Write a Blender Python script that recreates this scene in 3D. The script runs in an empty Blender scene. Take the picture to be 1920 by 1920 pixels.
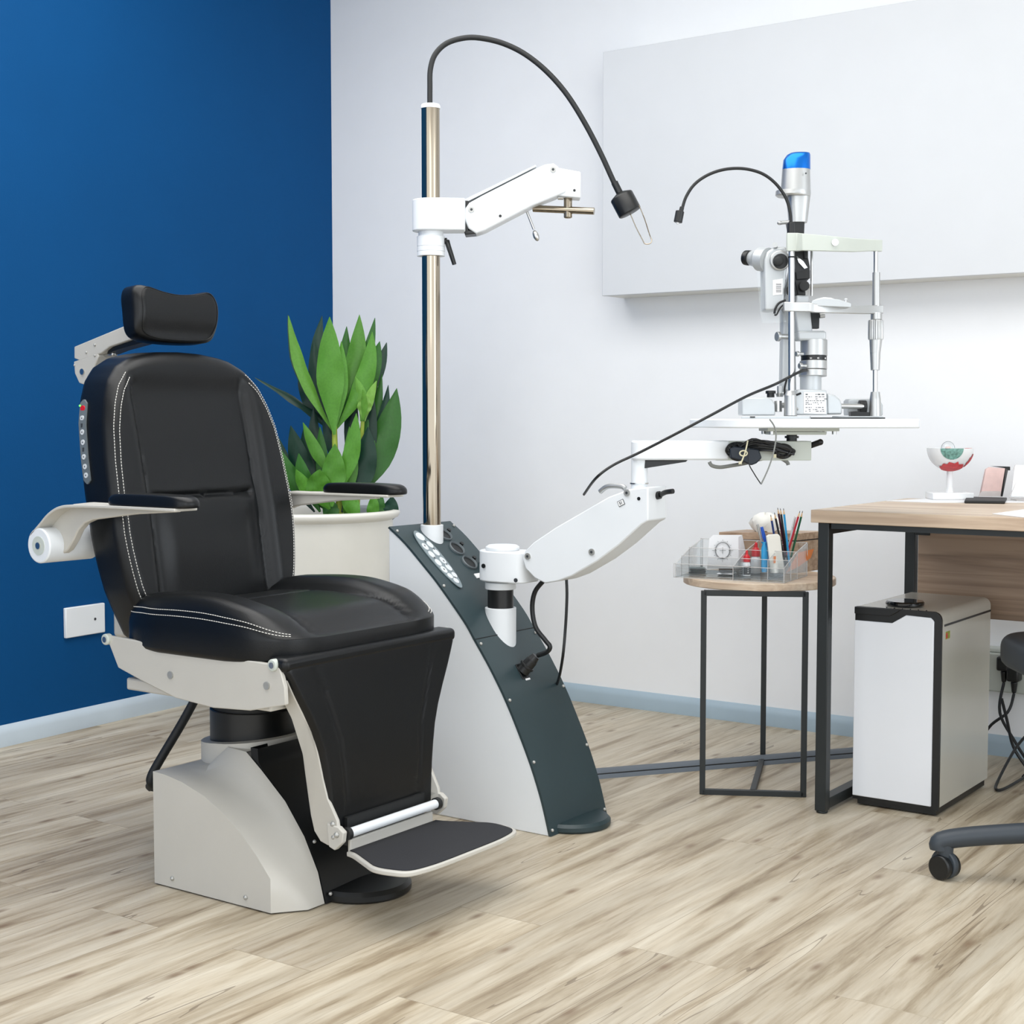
import bpy, bmesh, math, random
from mathutils import Vector as V, Matrix, noise as mnoise
PI = math.pi
R = math.radians
random.seed(7)
C = bpy.context.scene.collection
S = bpy.context.scene

# ------------------------------------------------------------------ camera
FPX, CAMH, PITCH, YAW = 2800.0, 0.96, math.atan(175 / 2800), R(35.3)
cd = bpy.data.cameras.new('camera'); cam = bpy.data.objects.new('camera', cd); C.objects.link(cam)
cd.sensor_width = 36; cd.lens = FPX / 1920 * 36; cd.clip_start = .05
cam.location = (0, 0, CAMH); cam.rotation_euler = (PI / 2 - PITCH, 0, YAW)
S.camera = cam

# ------------------------------------------------------------------ light
w = bpy.data.worlds.new('world'); S.world = w; w.use_nodes = True
bg = w.node_tree.nodes['Background']; bg.inputs[0].default_value = (.90, .95, 1, 1); bg.inputs[1].default_value = 1.4

def area(name, loc, size, power, rot=(0, 0, 0), col=(1, 1, 1)):
    l = bpy.data.lights.new(name, 'AREA'); l.shape = 'RECTANGLE'; l.size, l.size_y = size; l.energy = power; l.color = col
    o = bpy.data.objects.new(name, l); C.objects.link(o); o.location = loc; o.rotation_euler = rot
    return o
area('ceiling_light', (-2.05, 2.05, 2.68), (3.0, 2.3), 54, col=(1, .985, .96))
area('fill_light', (2.2, 2.6, 1.5), (1.8, 1.6), 14, (0, R(84), R(12)), (.86, .93, 1))  # cool fill added from the right, its source is unseen
area('fill_light', (.6, -1.2, 1.9), (2.0, 1.4), 12, (R(74), 0, R(20)), (.95, .97, 1))  # frontal fill added behind the camera, no window known there
vs = S.view_settings
vs.view_transform = 'Standard'; vs.look = 'None'; vs.gamma = 1; vs.use_curve_mapping = False; vs.exposure = .46

# ------------------------------------------------------------------ measuring helpers (a picture point + a known plane -> world point)
_fw = V((-math.sin(YAW), math.cos(YAW), 0)); _rt = V((math.cos(YAW), math.sin(YAW), 0))
_f = _fw * math.cos(PITCH) - V((0, 0, math.sin(PITCH))); _u = _rt.cross(_f); _c = V((0, 0, CAMH))
def _ray(x, y): return _f + _rt * ((x - 960) / FPX) - _u * ((y - 960) / FPX)
def at(x, y, d): return _c + _ray(x, y) * d
def onX(x, y, v): r = _ray(x, y); return _c + r * (v / r.x)
def onY(x, y, v): r = _ray(x, y); return _c + r * (v / r.y)
def onZ(x, y, v): r = _ray(x, y); return _c + r * ((v - CAMH) / r.z)

# ------------------------------------------------------------------ mesh helpers
def frame(z, x=None):
    z = V(z).normalized()
    if x is None: x = V((1, 0, 0)) if abs(z.x) < .8 else V((0, 1, 0))
    x = (V(x) - z * z.dot(V(x))).normalized()
    return x, z.cross(x), z

def crom(pts, n, closed=False):
    pts = [V(p) for p in pts]; m = len(pts); out = []
    seg = m if closed else m - 1
    for i in range(seg):
        if closed: a, b, c, d = pts[(i - 1) % m], pts[i], pts[(i + 1) % m], pts[(i + 2) % m]
        else: a, b, c, d = pts[max(i - 1, 0)], pts[i], pts[i + 1], pts[min(i + 2, m - 1)]
        for k in range(n):
            t = k / n
            out.append(.5 * ((2 * b) + (c - a) * t + (2 * a - 5 * b + 4 * c - d) * t * t + (3 * b - a - 3 * c + d) * t ** 3))
    if not closed: out.append(pts[-1].copy())
    return out

def resample(pts, n, closed=True):
    P = list(pts) + ([pts[0]] if closed else [])
    L = [0]
    for a, b in zip(P, P[1:]): L.append(L[-1] + (b - a).length)
    out = []; j = 0; m = n if closed else n - 1
    for i in range(n):
        s = L[-1] * i / m
        while j < len(L) - 2 and L[j + 1] < s: j += 1
        t = (s - L[j]) / max(L[j + 1] - L[j], 1e-9)
        out.append(P[j].lerp(P[j + 1], min(t, 1)))
    return out

class MB:
    def __init__(s): s.v = []; s.f = []; s.m = []; s.mi = 0; s.col = []; s.cc = None
    def add(s, vs, fs):
        o = len(s.v); s.v += [V(p) for p in vs]
        s.f += [[i + o for i in f] for f in fs]; s.m += [s.mi] * len(fs)
        s.col += [s.cc] * len(vs)
        return s
    def box(s, c, d, ax=None):
        c = V(c); x, y, z = ax if ax else (V((1, 0, 0)), V((0, 1, 0)), V((0, 0, 1)))
        vs = [c + x * (i * d[0] / 2) + y * (j * d[1] / 2) + z * (k * d[2] / 2) for k in (-1, 1) for j in (-1, 1) for i in (-1, 1)]
        return s.add(vs, [[0, 2, 3, 1], [4, 5, 7, 6], [0, 1, 5, 4], [1, 3, 7, 5], [3, 2, 6, 7], [2, 0, 4, 6]])
    def bb(s, a, b): return s.box([(a[i] + b[i]) / 2 for i in range(3)], [abs(b[i] - a[i]) for i in range(3)])
    def cyl(s, p, q, r, r2=None, n=28, cap=True):
        p, q = V(p), V(q); r2 = r if r2 is None else r2; x, y, z = frame(q - p)
        vs = []
        for c, rr in ((p, r), (q, r2)):
            vs += [c + x * math.cos(2 * PI * i / n) * rr + y * math.sin(2 * PI * i / n) * rr for i in range(n)]
        fs = [[i, (i + 1) % n, n + (i + 1) % n, n + i] for i in range(n)]
        if cap: fs += [list(range(n))[::-1], list(range(n, 2 * n))]
        return s.add(vs, fs)
    def lathe(s, prof, o=(0, 0, 0), z=(0, 0, 1), n=36, cap=True):
        o = V(o); x, y, z = frame(z); vs = []; m = len(prof)
        for r, h in prof:
            vs += [o + z * h + x * math.cos(2 * PI * i / n) * r + y * math.sin(2 * PI * i / n) * r for i in range(n)]
        fs = [[k * n + i, k * n + (i + 1) % n, (k + 1) * n + (i + 1) % n, (k + 1) * n + i] for k in range(m - 1) for i in range(n)]
        if cap: fs += [list(range(n))[::-1], list(range((m - 1) * n, m * n))]
        return s.add(vs, fs)
    def tube(s, pts, r, n=10, sm=6, closed=False, cap=True):
        P = crom(pts, sm, closed) if sm else [V(p) for p in pts]
        m = len(P); rr = r if callable(r) else (lambda t: r)
        T = [(P[(i + 1) % m] - P[i - 1] if closed else P[min(i + 1, m - 1)] - P[max(i - 1, 0)]).normalized() for i in range(m)]
        x = frame(T[0])[0]; vs = []
        for i in range(m):
            x = (x - T[i] * x.dot(T[i])).normalized(); y = T[i].cross(x)
            q = rr(i / max(m - 1, 1))
            vs += [P[i] + x * math.cos(2 * PI * k / n) * q + y * math.sin(2 * PI * k / n) * q for k in range(n)]
        fs = []
        for i in range(m if closed else m - 1):
            j = (i + 1) % m
            fs += [[i * n + k, i * n + (k + 1) % n, j * n + (k + 1) % n, j * n + k] for k in range(n)]
        if not closed and cap: fs += [list(range(n))[::-1], list(range((m - 1) * n, m * n))]
        return s.add(vs, fs)
    def loft(s, *loops, cap=True):
        n = len(loops[0]); vs = [p for l in loops for p in l]; m = len(loops)
        fs = [[k * n + i, k * n + (i + 1) % n, (k + 1) * n + (i + 1) % n, (k + 1) * n + i] for k in range(m - 1) for i in range(n)]
        if cap: fs += [list(range(n))[::-1], list(range((m - 1) * n, m * n))]
        return s.add(vs, fs)
    def prism(s, poly, d):
        d = V(d); return s.loft([V(p) for p in poly], [V(p) + d for p in poly])
    def ball(s, c, r, sc=(1, 1, 1), nu=20, nv=12, z=(0, 0, 1)):
        x, y, z = frame(z); c = V(c); vs = []
        for j in range(nv + 1):
            a = PI * j / nv
            for i in range(nu):
                b = 2 * PI * i / nu
                vs.append(c + x * (r * sc[0] * math.sin(a) * math.cos(b)) + y * (r * sc[1] * math.sin(a) * math.sin(b)) - z * (r * sc[2] * math.cos(a)))
        return s.add(vs, [[j * nu + i, j * nu + (i + 1) % nu, (j + 1) * nu + (i + 1) % nu, (j + 1) * nu + i] for j in range(nv) for i in range(nu)])
    def pillow(s, outline, T, r, mapf, hfun=None, nr=26, back=0.0, r2=0.0):
        """outline: list of (u,v); mapf(u,v,h)->world; returns the rings"""
        n = len(outline); cu = sum(p[0] for p in outline) / n; cv = sum(p[1] for p in outline) / n
        Rm = sum(math.hypot(p[0] - cu, p[1] - cv) for p in outline) / n
        prof = []
        k0 = 1 - r / Rm
        for i in range(1, nr + 1): prof.append((k0 * i / nr, T, 1.0))
        for a in (12, 24, 36, 48, 60, 72, 84, 90):
            a = R(a); prof.append((1 - (r / Rm) * (1 - math.sin(a)), T - r * (1 - math.cos(a)), math.cos(a)))
        if r2:
            for a in (0, 30, 60, 90):
                a = R(a); prof.append((1 - (r2 / Rm) * (1 - math.cos(a)), back + r2 * (1 - math.sin(a)), 0))
        else: prof.append((1, back, 0))
        rings = []
        for k, h, wt in prof:
            ring = []
            for u, v in outline:
                uu, vv = cu + (u - cu) * k, cv + (v - cv) * k
                hh = h + (hfun(uu, vv) * wt if hfun else 0)
                ring.append(V(mapf(uu, vv, hh)))
            rings.append(ring)
        c = V(mapf(cu, cv, T + (hfun(cu, cv) if hfun else 0)))
        vs = [c] + [p for rg in rings for p in rg]
        fs = [[0, 1 + i, 1 + (i + 1) % n] for i in range(n)]
        for k in range(len(rings) - 1):
            a, b = 1 + k * n, 1 + (k + 1) * n
            fs += [[a + i, b + i, b + (i + 1) % n, a + (i + 1) % n] for i in range(n)]
        a = 1 + (len(rings) - 1) * n
        fs.append([a + i for i in range(n)][::-1])
        s.add(vs, fs); return rings
    def dashes(s, pts, L=.0042, gap=.0022, r=.0008):
        P = resample(pts, max(2, int(sum((b - a).length for a, b in zip(pts, pts[1:])) / (L + gap))), False)
        for a, b in zip(P, P[1:]):
            s.cyl(a, a.lerp(b, L / (L + gap)), r, n=5)
        return s
    def build(s, name, mat, parent=None, bevel=0, seg=2, ang=35, sub=0, flat=False, kind=None, label=None):
        me = bpy.data.meshes.new(name)
        M = inv_world(parent) if parent else Matrix()
        me.from_pydata([tuple(M @ p) for p in s.v], [], s.f)
        mats = mat if isinstance(mat, (list, tuple)) else [mat]
        for m in mats: me.materials.append(m)
        if len(mats) > 1:
            for p, i in zip(me.polygons, s.m): p.material_index = i
        if any(c is not None for c in s.col):
            ca = me.color_attributes.new('tint', 'FLOAT_COLOR', 'POINT')
            for i, c in enumerate(s.col): ca.data[i].color = (*(c or (1, 1, 1)), 1)
        bm = bmesh.new(); bm.from_mesh(me); bmesh.ops.recalc_face_normals(bm, faces=bm.faces); bm.to_mesh(me); bm.free()
        o = bpy.data.objects.new(name, me); C.objects.link(o)
        if parent: o.parent = parent
        if bevel:
            b = o.modifiers.new('bevel', 'BEVEL'); b.width = bevel; b.segments = seg; b.limit_method = 'ANGLE'; b.angle_limit = R(ang)
        if sub:
            b = o.modifiers.new('sub', 'SUBSURF'); b.levels = b.render_levels = sub
        if not flat:
            for p in me.polygons: p.use_smooth = True
            me.set_sharp_from_angle(angle=R(ang))
            if bevel: me.polygons.foreach_set('use_smooth', [True] * len(me.polygons))
        if kind: o['kind'] = kind
        if label: o['label'] = label
        return o

def inv_world(o):
    M = Matrix()
    while o: M = o.matrix_basis_copy() if False else (Matrix.LocRotScale(o.location, o.rotation_euler, None) @ M); o = o.parent
    return M.inverted()

def thing(name, label, cat, loc=(0, 0, 0), rotz=0, group=None):
    o = bpy.data.objects.new(name, None); C.objects.link(o); o.empty_display_size = .05
    o.location = loc; o.rotation_euler = (0, 0, rotz); o['label'] = label; o['category'] = cat
    if group: o['group'] = group
    return o
def tag(o, label, cat, group=None):
    o['label'] = label; o['category'] = cat
    if group: o['group'] = group
    return o

def text(body, size, origin, xdir, ydir, mat, name='lettering', parent=None, extrude=.0003, bold=False):
    cu = bpy.data.curves.new('txt', 'FONT'); cu.body = body; cu.size = size; cu.extrude = extrude; cu.align_x = 'CENTER'; cu.align_y = 'CENTER'
    if bold: cu.offset = size * .02
    to = bpy.data.objects.new('txt', cu); C.objects.link(to)
    bpy.context.view_layer.update()
    me = bpy.data.meshes.new_from_object(to.evaluated_get(bpy.context.evaluated_depsgraph_get()))
    bpy.data.objects.remove(to); bpy.data.curves.remove(cu)
    x = V(xdir).normalized(); y = V(ydir).normalized(); z = x.cross(y); o_ = V(origin)
    m = MB(); m.v = [o_ + x * v.co.x + y * v.co.y + z * v.co.z for v in me.vertices]; m.f = [list(p.vertices) for p in me.polygons]
    m.m = [0] * len(m.f); m.col = [None] * len(m.v); bpy.data.meshes.remove(me)
    return m.build(name, mat, parent, flat=True)

# ------------------------------------------------------------------ materials
def srgb(r, g, b):
    f = lambda c: (c / 255 / 12.92) if c / 255 <= .04045 else ((c / 255 + .055) / 1.055) ** 2.4
    return (f(r), f(g), f(b), 1)
def mat(name, rgb, rough=.5, metal=0, spec=.5, bump=0, bscale=200, coat=0, var=.03, vscale=8, alpha=1):
    m = bpy.data.materials.new(name); m.use_nodes = True; nt = m.node_tree; N = nt.nodes; L = nt.links
    b = N['Principled BSDF']; c = srgb(*rgb)
    b.inputs['Roughness'].default_value = rough; b.inputs['Metallic'].default_value = metal
    b.inputs['Specular IOR Level'].default_value = spec; b.inputs['Coat Weight'].default_value = coat
    tc = N.new('ShaderNodeTexCoord'); nz = N.new('ShaderNodeTexNoise'); nz.inputs['Scale'].default_value = vscale; nz.inputs['Detail'].default_value = 4
    L.new(tc.outputs['Object'], nz.inputs['Vector'])
    rp = N.new('ShaderNodeValToRGB'); rp.color_ramp.elements[0].position = .3; rp.color_ramp.elements[1].position = .7
    rp.color_ramp.elements[0].color = tuple(x * (1 - var) for x in c[:3]) + (1,); rp.color_ramp.elements[1].color = tuple(min(1, x * (1 + var)) for x in c[:3]) + (1,)
    L.new(nz.outputs['Fac'], rp.inputs['Fac']); L.new(rp.outputs['Color'], b.inputs['Base Color'])
    if bump:
        n2 = N.new('ShaderNodeTexNoise'); n2.inputs['Scale'].default_value = bscale; n2.inputs['Detail'].default_value = 3
        bp = N.new('ShaderNodeBump'); bp.inputs['Strength'].default_value = bump; bp.inputs['Distance'].default_value = .002
        L.new(tc.outputs['Object'], n2.inputs['Vector']); L.new(n2.outputs['Fac'], bp.inputs['Height']); L.new(bp.outputs['Normal'], b.inputs['Normal'])
    if alpha < 1: b.inputs['Alpha'].default_value = alpha
    return m

def wood(name, a, b_, c, axis=0, rough=.45, s=1.0):
    m = bpy.data.materials.new(name); m.use_nodes = True; nt = m.node_tree; N = nt.nodes; L = nt.links
    b = N['Principled BSDF']; b.inputs['Roughness'].default_value = rough
    tc = N.new('ShaderNodeTexCoord'); mp = N.new('ShaderNodeMapping'); sc = [60 * s, 60 * s, 60 * s]; sc[axis] = 2.2 * s
    mp.inputs['Scale'].default_value = sc; L.new(tc.outputs['Object'], mp.inputs['Vector'])
    nz = N.new('ShaderNodeTexNoise'); nz.inputs['Scale'].default_value = 1; nz.inputs['Detail'].default_value = 6; nz.inputs['Distortion'].default_value = .6
    L.new(mp.outputs[0], nz.inputs['Vector'])
    mp2 = N.new('ShaderNodeMapping'); s2 = [9 * s, 9 * s, 9 * s]; s2[axis] = 1.1 * s; mp2.inputs['Scale'].default_value = s2; L.new(tc.outputs['Object'], mp2.inputs['Vector'])
    n2 = N.new('ShaderNodeTexNoise'); n2.inputs['Scale'].default_value = 1; n2.inputs['Detail'].default_value = 3; n2.inputs['Distortion'].default_value = 1.2; L.new(mp2.outputs[0], n2.inputs['Vector'])
    ad = N.new('ShaderNodeMath'); ad.operation = 'ADD'; L.new(nz.outputs['Fac'], ad.inputs[0])
    mu = N.new('ShaderNodeMath'); mu.operation = 'MULTIPLY_ADD'; mu.inputs[1].default_value = .9; mu.inputs[2].default_value = -.45; L.new(n2.outputs['Fac'], mu.inputs[0]); L.new(mu.outputs[0], ad.inputs[1])
    rp = N.new('ShaderNodeValToRGB'); e = rp.color_ramp.elements; e[0].position = .33; e[0].color = srgb(*a); e[1].position = .68; e[1].color = srgb(*c)
    k = e.new(.5); k.color = srgb(*b_)
    L.new(ad.outputs[0], rp.inputs['Fac']); L.new(rp.outputs['Color'], b.inputs['Base Color'])
    return m

def floor_mat():
    m = bpy.data.materials.new('vinyl_planks'); m.use_nodes = True; nt = m.node_tree; N = nt.nodes; L = nt.links
    b = N['Principled BSDF']; b.inputs['Roughness'].default_value = .42; b.inputs['Specular IOR Level'].default_value = .4
    tc = N.new('ShaderNodeTexCoord'); sp = N.new('ShaderNodeSeparateXYZ'); cb = N.new('ShaderNodeCombineXYZ')
    L.new(tc.outputs['Object'], sp.inputs[0]); L.new(sp.outputs['Y'], cb.inputs['X']); L.new(sp.outputs['X'], cb.inputs['Y'])
    br = N.new('ShaderNodeTexBrick'); br.inputs['Scale'].default_value = 1; br.inputs['Brick Width'].default_value = 1.15; br.inputs['Row Height'].default_value = .195
    br.inputs['Mortar Size'].default_value = .0011; br.inputs['Mortar Smooth'].default_value = .6; br.offset = .37
    br.inputs['Color1'].default_value = (0, 0, 0, 1); br.inputs['Color2'].default_value = (1, 1, 1, 1); br.inputs['Mortar'].default_value = (.5, .5, .5, 1)
    L.new(cb.outputs[0], br.inputs['Vector'])
    # per-plank offset of the grain
    mu = N.new('ShaderNodeMath'); mu.operation = 'MULTIPLY'; mu.inputs[1].default_value = 7; L.new(br.outputs['Color'], mu.inputs[0])
    def grain(sc, det, dist, sy, sx):
        mp = N.new('ShaderNodeMapping'); mp.inputs['Scale'].default_value = (sy, sx, 1); L.new(cb.outputs[0], mp.inputs['Vector'])
        ad = N.new('ShaderNodeVectorMath'); ad.operation = 'ADD'; L.new(mp.outputs[0], ad.inputs[0]); L.new(mu.outputs[0], ad.inputs[1])
        n = N.new('ShaderNodeTexNoise'); n.inputs['Scale'].default_value = sc; n.inputs['Detail'].default_value = det; n.inputs['Distortion'].default_value = dist; n.inputs['Roughness'].default_value = .62
        L.new(ad.outputs[0], n.inputs['Vector']); return n
    g1 = grain(1, 10, .35, 2.0, 24); g2 = grain(1, 10, .3, 6, 130); g3 = grain(1, 5, .7, .8, 6)
    rp = N.new('ShaderNodeValToRGB'); e = rp.color_ramp.elements
    e[0].position = .30; e[0].color = srgb(136, 120, 98); e[1].position = .66; e[1].color = srgb(205, 197, 180)
    k = e.new(.42); k.color = srgb(170, 157, 135); k = e.new(.50); k.color = srgb(190, 179, 159)
    L.new(g1.outputs['Fac'], rp.inputs['Fac'])
    r2 = N.new('ShaderNodeValToRGB'); e = r2.color_ramp.elements; e[0].position = .33; e[0].color = (.80, .78, .75, 1); e[1].position = .48; e[1].color = (1, 1, 1, 1); L.new(g2.outputs['Fac'], r2.inputs['Fac'])
    r3 = N.new('ShaderNodeValToRGB'); e = r3.color_ramp.elements; e[0].position = .36; e[0].color = (.84, .82, .79, 1); e[1].position = .58; e[1].color = (1.08, 1.07, 1.05, 1); L.new(g3.outputs['Fac'], r3.inputs['Fac'])
    def mult(a, c, f=1):
        x = N.new('ShaderNodeMix'); x.data_type = 'RGBA'; x.blend_type = 'MULTIPLY'; x.inputs[0].default_value = f; L.new(a, x.inputs[6]); L.new(c, x.inputs[7]); return x.outputs[2]
    c1 = mult(rp.outputs['Color'], r2.outputs['Color'], .75); c2 = mult(c1, r3.outputs['Color'], .9)
    r4 = N.new('ShaderNodeValToRGB'); e = r4.color_ramp.elements; e[0].color = (.86, .85, .84, 1); e[1].color = (1.05, 1.05, 1.04, 1); L.new(br.outputs['Color'], r4.inputs['Fac'])
    c3 = mult(c2, r4.outputs['Color'])
    r5 = N.new('ShaderNodeValToRGB'); e = r5.color_ramp.elements; e[0].color = (1, 1, 1, 1); e[1].color = (.72, .7, .66, 1); L.new(br.outputs['Fac'], r5.inputs['Fac'])
    c4 = mult(c3, r5.outputs['Color'])
    # thin winding cracks and knots
    def M_(op, a, v=None, v2=None):
        x = N.new('ShaderNodeMath'); x.operation = op; L.new(a, x.inputs[0])
        if v is not None:
            if isinstance(v, (int, float)): x.inputs[1].default_value = v
            else: L.new(v, x.inputs[1])
        return x.outputs[0]
    gc = grain(1, 3, .1, .45, 8); gm = grain(1, 2, 0, 1.3, 3.1)
    dl = M_('ABSOLUTE', M_('SUBTRACT', gc.outputs['Fac'], .5)); ln = M_('LESS_THAN', dl, .0030); mk = M_('GREATER_THAN', gm.outputs['Fac'], .52)
    ck = M_('MULTIPLY', M_('MULTIPLY', ln, mk), .55)
    x = N.new('ShaderNodeMix'); x.data_type = 'RGBA'; L.new(ck, x.inputs[0]); L.new(c4, x.inputs[6]); x.inputs[7].default_value = srgb(96, 80, 62)
    mpk = N.new('ShaderNodeMapping'); mpk.inputs['Scale'].default_value = (2.3, 6.0, 1); L.new(cb.outputs[0], mpk.inputs['Vector'])
    vo = N.new('ShaderNodeTexVoronoi'); vo.voronoi_dimensions = '2D'; vo.inputs['Scale'].default_value = 1; L.new(mpk.outputs[0], vo.inputs['Vector'])
    kr = N.new('ShaderNodeValToRGB'); e = kr.color_ramp.elements; e[0].position = .012; e[0].color = (.75, .75, .75, 1); e[1].position = .075; e[1].color = (0, 0, 0, 1); L.new(vo.outputs['Distance'], kr.inputs['Fac'])
    x2 = N.new('ShaderNodeMix'); x2.data_type = 'RGBA'; L.new(kr.outputs['Color'], x2.inputs[0]); L.new(x.outputs[2], x2.inputs[6]); x2.inputs[7].default_value = srgb(120, 98, 76)
    L.new(x2.outputs[2], b.inputs['Base Color'])
    bp = N.new('ShaderNodeBump'); bp.inputs['Strength'].default_value = .12; bp.inputs['Distance'].default_value = .002; L.new(g2.outputs['Fac'], bp.inputs['Height']); L.new(bp.outputs['Normal'], b.inputs['Normal'])
    return m

def clear(name, tint=(235, 242, 245), amt=.12, rough=.03):
    m = bpy.data.materials.new(name); m.use_nodes = True; nt = m.node_tree; N = nt.nodes; L = nt.links
    N.remove(N['Principled BSDF']); out = N['Material Output']
    tr = N.new('ShaderNodeBsdfTransparent'); tr.inputs[0].default_value = (.994, .997, .997, 1)
    gl = N.new('ShaderNodeBsdfGlossy'); gl.inputs['Roughness'].default_value = rough; gl.inputs[0].default_value = srgb(*tint)
    fr = N.new('ShaderNodeLayerWeight'); fr.inputs[0].default_value = .12
    nz = N.new('ShaderNodeTexNoise'); nz.inputs['Scale'].default_value = 20
    ma = N.new('ShaderNodeMath'); ma.operation = 'MULTIPLY_ADD'; ma.inputs[1].default_value = .02; L.new(nz.outputs['Fac'], ma.inputs[0]); L.new(fr.outputs['Facing'], ma.inputs[2])
    mx = N.new('ShaderNodeMixShader'); L.new(ma.outputs[0], mx.inputs[0]); L.new(tr.outputs[0], mx.inputs[1]); L.new(gl.outputs[0], mx.inputs[2])
    df = N.new('ShaderNodeBsdfDiffuse'); df.inputs[0].default_value = srgb(*tint)
    m2 = N.new('ShaderNodeMixShader'); m2.inputs[0].default_value = amt; L.new(mx.outputs[0], m2.inputs[1]); L.new(df.outputs[0], m2.inputs[2])
    L.new(m2.outputs[0], out.inputs[0]); return m

M = dict(
    white_wall=mat('white_wall', (241, 243, 245), .7, bump=.05, bscale=300, var=.01),
    blue_wall=mat('blue_wall', (4, 70, 122), .65, spec=.12, bump=.12, bscale=260, var=.03, vscale=3),
    ceil=mat('ceiling_paint', (235, 235, 235), .8),
    skirt=mat('skirting_grey', (163, 182, 194), .5),
    skirt_l=mat('skirting_light', (190, 203, 213), .5),
    cab=mat('cabinet_white', (213, 216, 219), .45, var=.01),
    cab_edge=mat('cabinet_edge', (226, 226, 220), .5),
    leather=mat('black_leather', (13, 15, 17), .35, bump=.10, bscale=420, spec=.32, var=.08, vscale=14),
    stitch=mat('white_thread', (216, 214, 208), .7),
    cream=mat('cream_paint', (194, 191, 183), .42, bump=.08, bscale=500, var=.02),
    white=mat('white_paint', (229, 233, 236), .35, bump=.03, bscale=400, var=.01),
    offwhite=mat('offwhite_enamel', (194, 200, 192), .4, var=.03),
    black=mat('black_plastic', (16, 18, 19), .38, var=.1),
    rubber=mat('black_rubber', (24, 26, 27), .6, var=.1),
    softblack=mat('black_ribbed_mat', (30, 31, 36), .75, bump=.25, bscale=600),
    panel=mat('slate_green_panel', (45, 60, 64), .38, bump=.12, bscale=700, var=.05),
    slate=mat('slate_base', (32, 50, 54), .42, bump=.2, bscale=500),
    chrome=mat('polished_steel', (168, 156, 138), .11, metal=1, var=.02),
    steel=mat('brushed_steel', (200, 200, 198), .28, metal=1, var=.04),
    silver=mat('satin_aluminium', (186, 187, 186), .36, metal=.8, spec=.5, var=.02),
    silverp=mat('silver_paint', (190, 194, 196), .4, metal=.3, var=.02),
    bluecap=mat('anodised_blue', (18, 110, 205), .25, metal=.75, var=.03),
    darkmetal=mat('black_steel_tube', (26, 32, 34), .45, bump=.05, var=.08),
    keypad=mat('keypad_grey', (122, 134, 139), .45), keypad_d=mat('keypad_dark', (96, 104, 108), .5),
    button=mat('button_white', (206, 210, 213), .4), red=mat('red_plastic', (205, 30, 40), .35), green=None,
    ink=mat('dark_ink', (50, 54, 58), .6), sticker=mat('sticker_white', (236, 236, 236), .5),
    lens=mat('dark_lens', (8, 9, 12), .08, coat=.5), screw=mat('screw_steel', (176, 176, 172), .35, metal=.5),
    pot=mat('glazed_pot', (228, 226, 217), .35, bump=.05, bscale=40, var=.05, vscale=5), soil=mat('potting_soil', (58, 44, 34), .95, bump=.6, bscale=120, var=.3, vscale=40),
    stem=mat('plant_stem', (150, 170, 60), .5, var=.15),
    paper=mat('white_paper', (238, 239, 241), .7, var=.01), tissue=mat('tissue_paper', (236, 234, 226), .85, bump=.3, bscale=60, var=.02),
    pink=mat('pink_card', (226, 196, 190), .6, var=.05, vscale=60), orange=mat('orange_card', (232, 140, 82), .6, var=.05),
    navy=mat('navy_lacquer', (28, 52, 110), .35), bluep=mat('blue_plastic', (28, 86, 190), .3), cyan=mat('cyan_lacquer', (40, 150, 205), .35),
    maroon=mat('maroon_lacquer', (70, 34, 48), .35), redl=mat('red_lacquer', (176, 30, 48), .35), greenl=mat('green_lacquer', (28, 92, 62), .35), blackl=mat('black_lacquer', (34, 34, 36), .35),
    graphite=mat('graphite', (40, 38, 38), .5), pwood=mat('pencil_wood', (210, 178, 140), .7),
    cable=mat('black_cable', (20, 22, 24), .45), gcable=mat('grey_cable', (120, 122, 118), .5),
    iris=mat('green_iris', (106, 150, 140), .3, var=.45, vscale=160), muscle=mat('red_muscle', (196, 62, 66), .5, bump=.5, bscale=220, var=.15, vscale=90),
    sclera=mat('model_white', (232, 234, 234), .25), trunk=mat('grey_trunking', (96, 104, 112), .55),
    silvertop=mat('unit_silver', (202, 200, 190), .22, metal=.12, var=.03, vscale=3), unitwhite=mat('unit_white', (228, 231, 236), .2, coat=.3, var=.005),
    sachet=mat('sachet_foil', (110, 128, 128), .3, metal=.5, var=.3, vscale=90), chairgrey=mat('office_chair_grey', (52, 59, 66), .5),
    tie=mat('cable_tie', (214, 208, 176), .5), bottle=mat('bottle_white', (236, 238, 240), .3), mirror=mat('mirror', (230, 232, 235), .03, metal=1),
    darkbox=mat('navy_box', (22, 32, 44), .5),
    desk_edge=wood('desk_wood', (184, 160, 138), (204, 182, 158), (218, 200, 178), 0), desk_y=wood('desk_wood_side', (168, 142, 122), (200, 174, 150), (222, 200, 176), 0),
    tissue_wood=wood('box_wood', (148, 122, 98), (170, 143, 118), (188, 162, 136), 0, s=1.2),
    shaded_panel_wood=wood('shaded_panel_wood', (122, 102, 86), (144, 121, 101), (162, 139, 118), 0),  # walnut tone, partly darkened to carry the shade under the desk
    floor=floor_mat(), clear=clear('clear_acrylic', amt=.012), clear_edge=clear('acrylic_edge', (225, 222, 220), .5), shield=clear('breath_shield', amt=.06),
)
def emis(name, rgb, st):
    m = bpy.data.materials.new(name); m.use_nodes = True; b = m.node_tree.nodes['Principled BSDF']
    b.inputs['Emission Color'].default_value = srgb(*rgb); b.inputs['Emission Strength'].default_value = st; b.inputs['Base Color'].default_value = srgb(*rgb); return m
M['led'] = emis('green_led', (90, 230, 80), 1.5)
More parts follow.
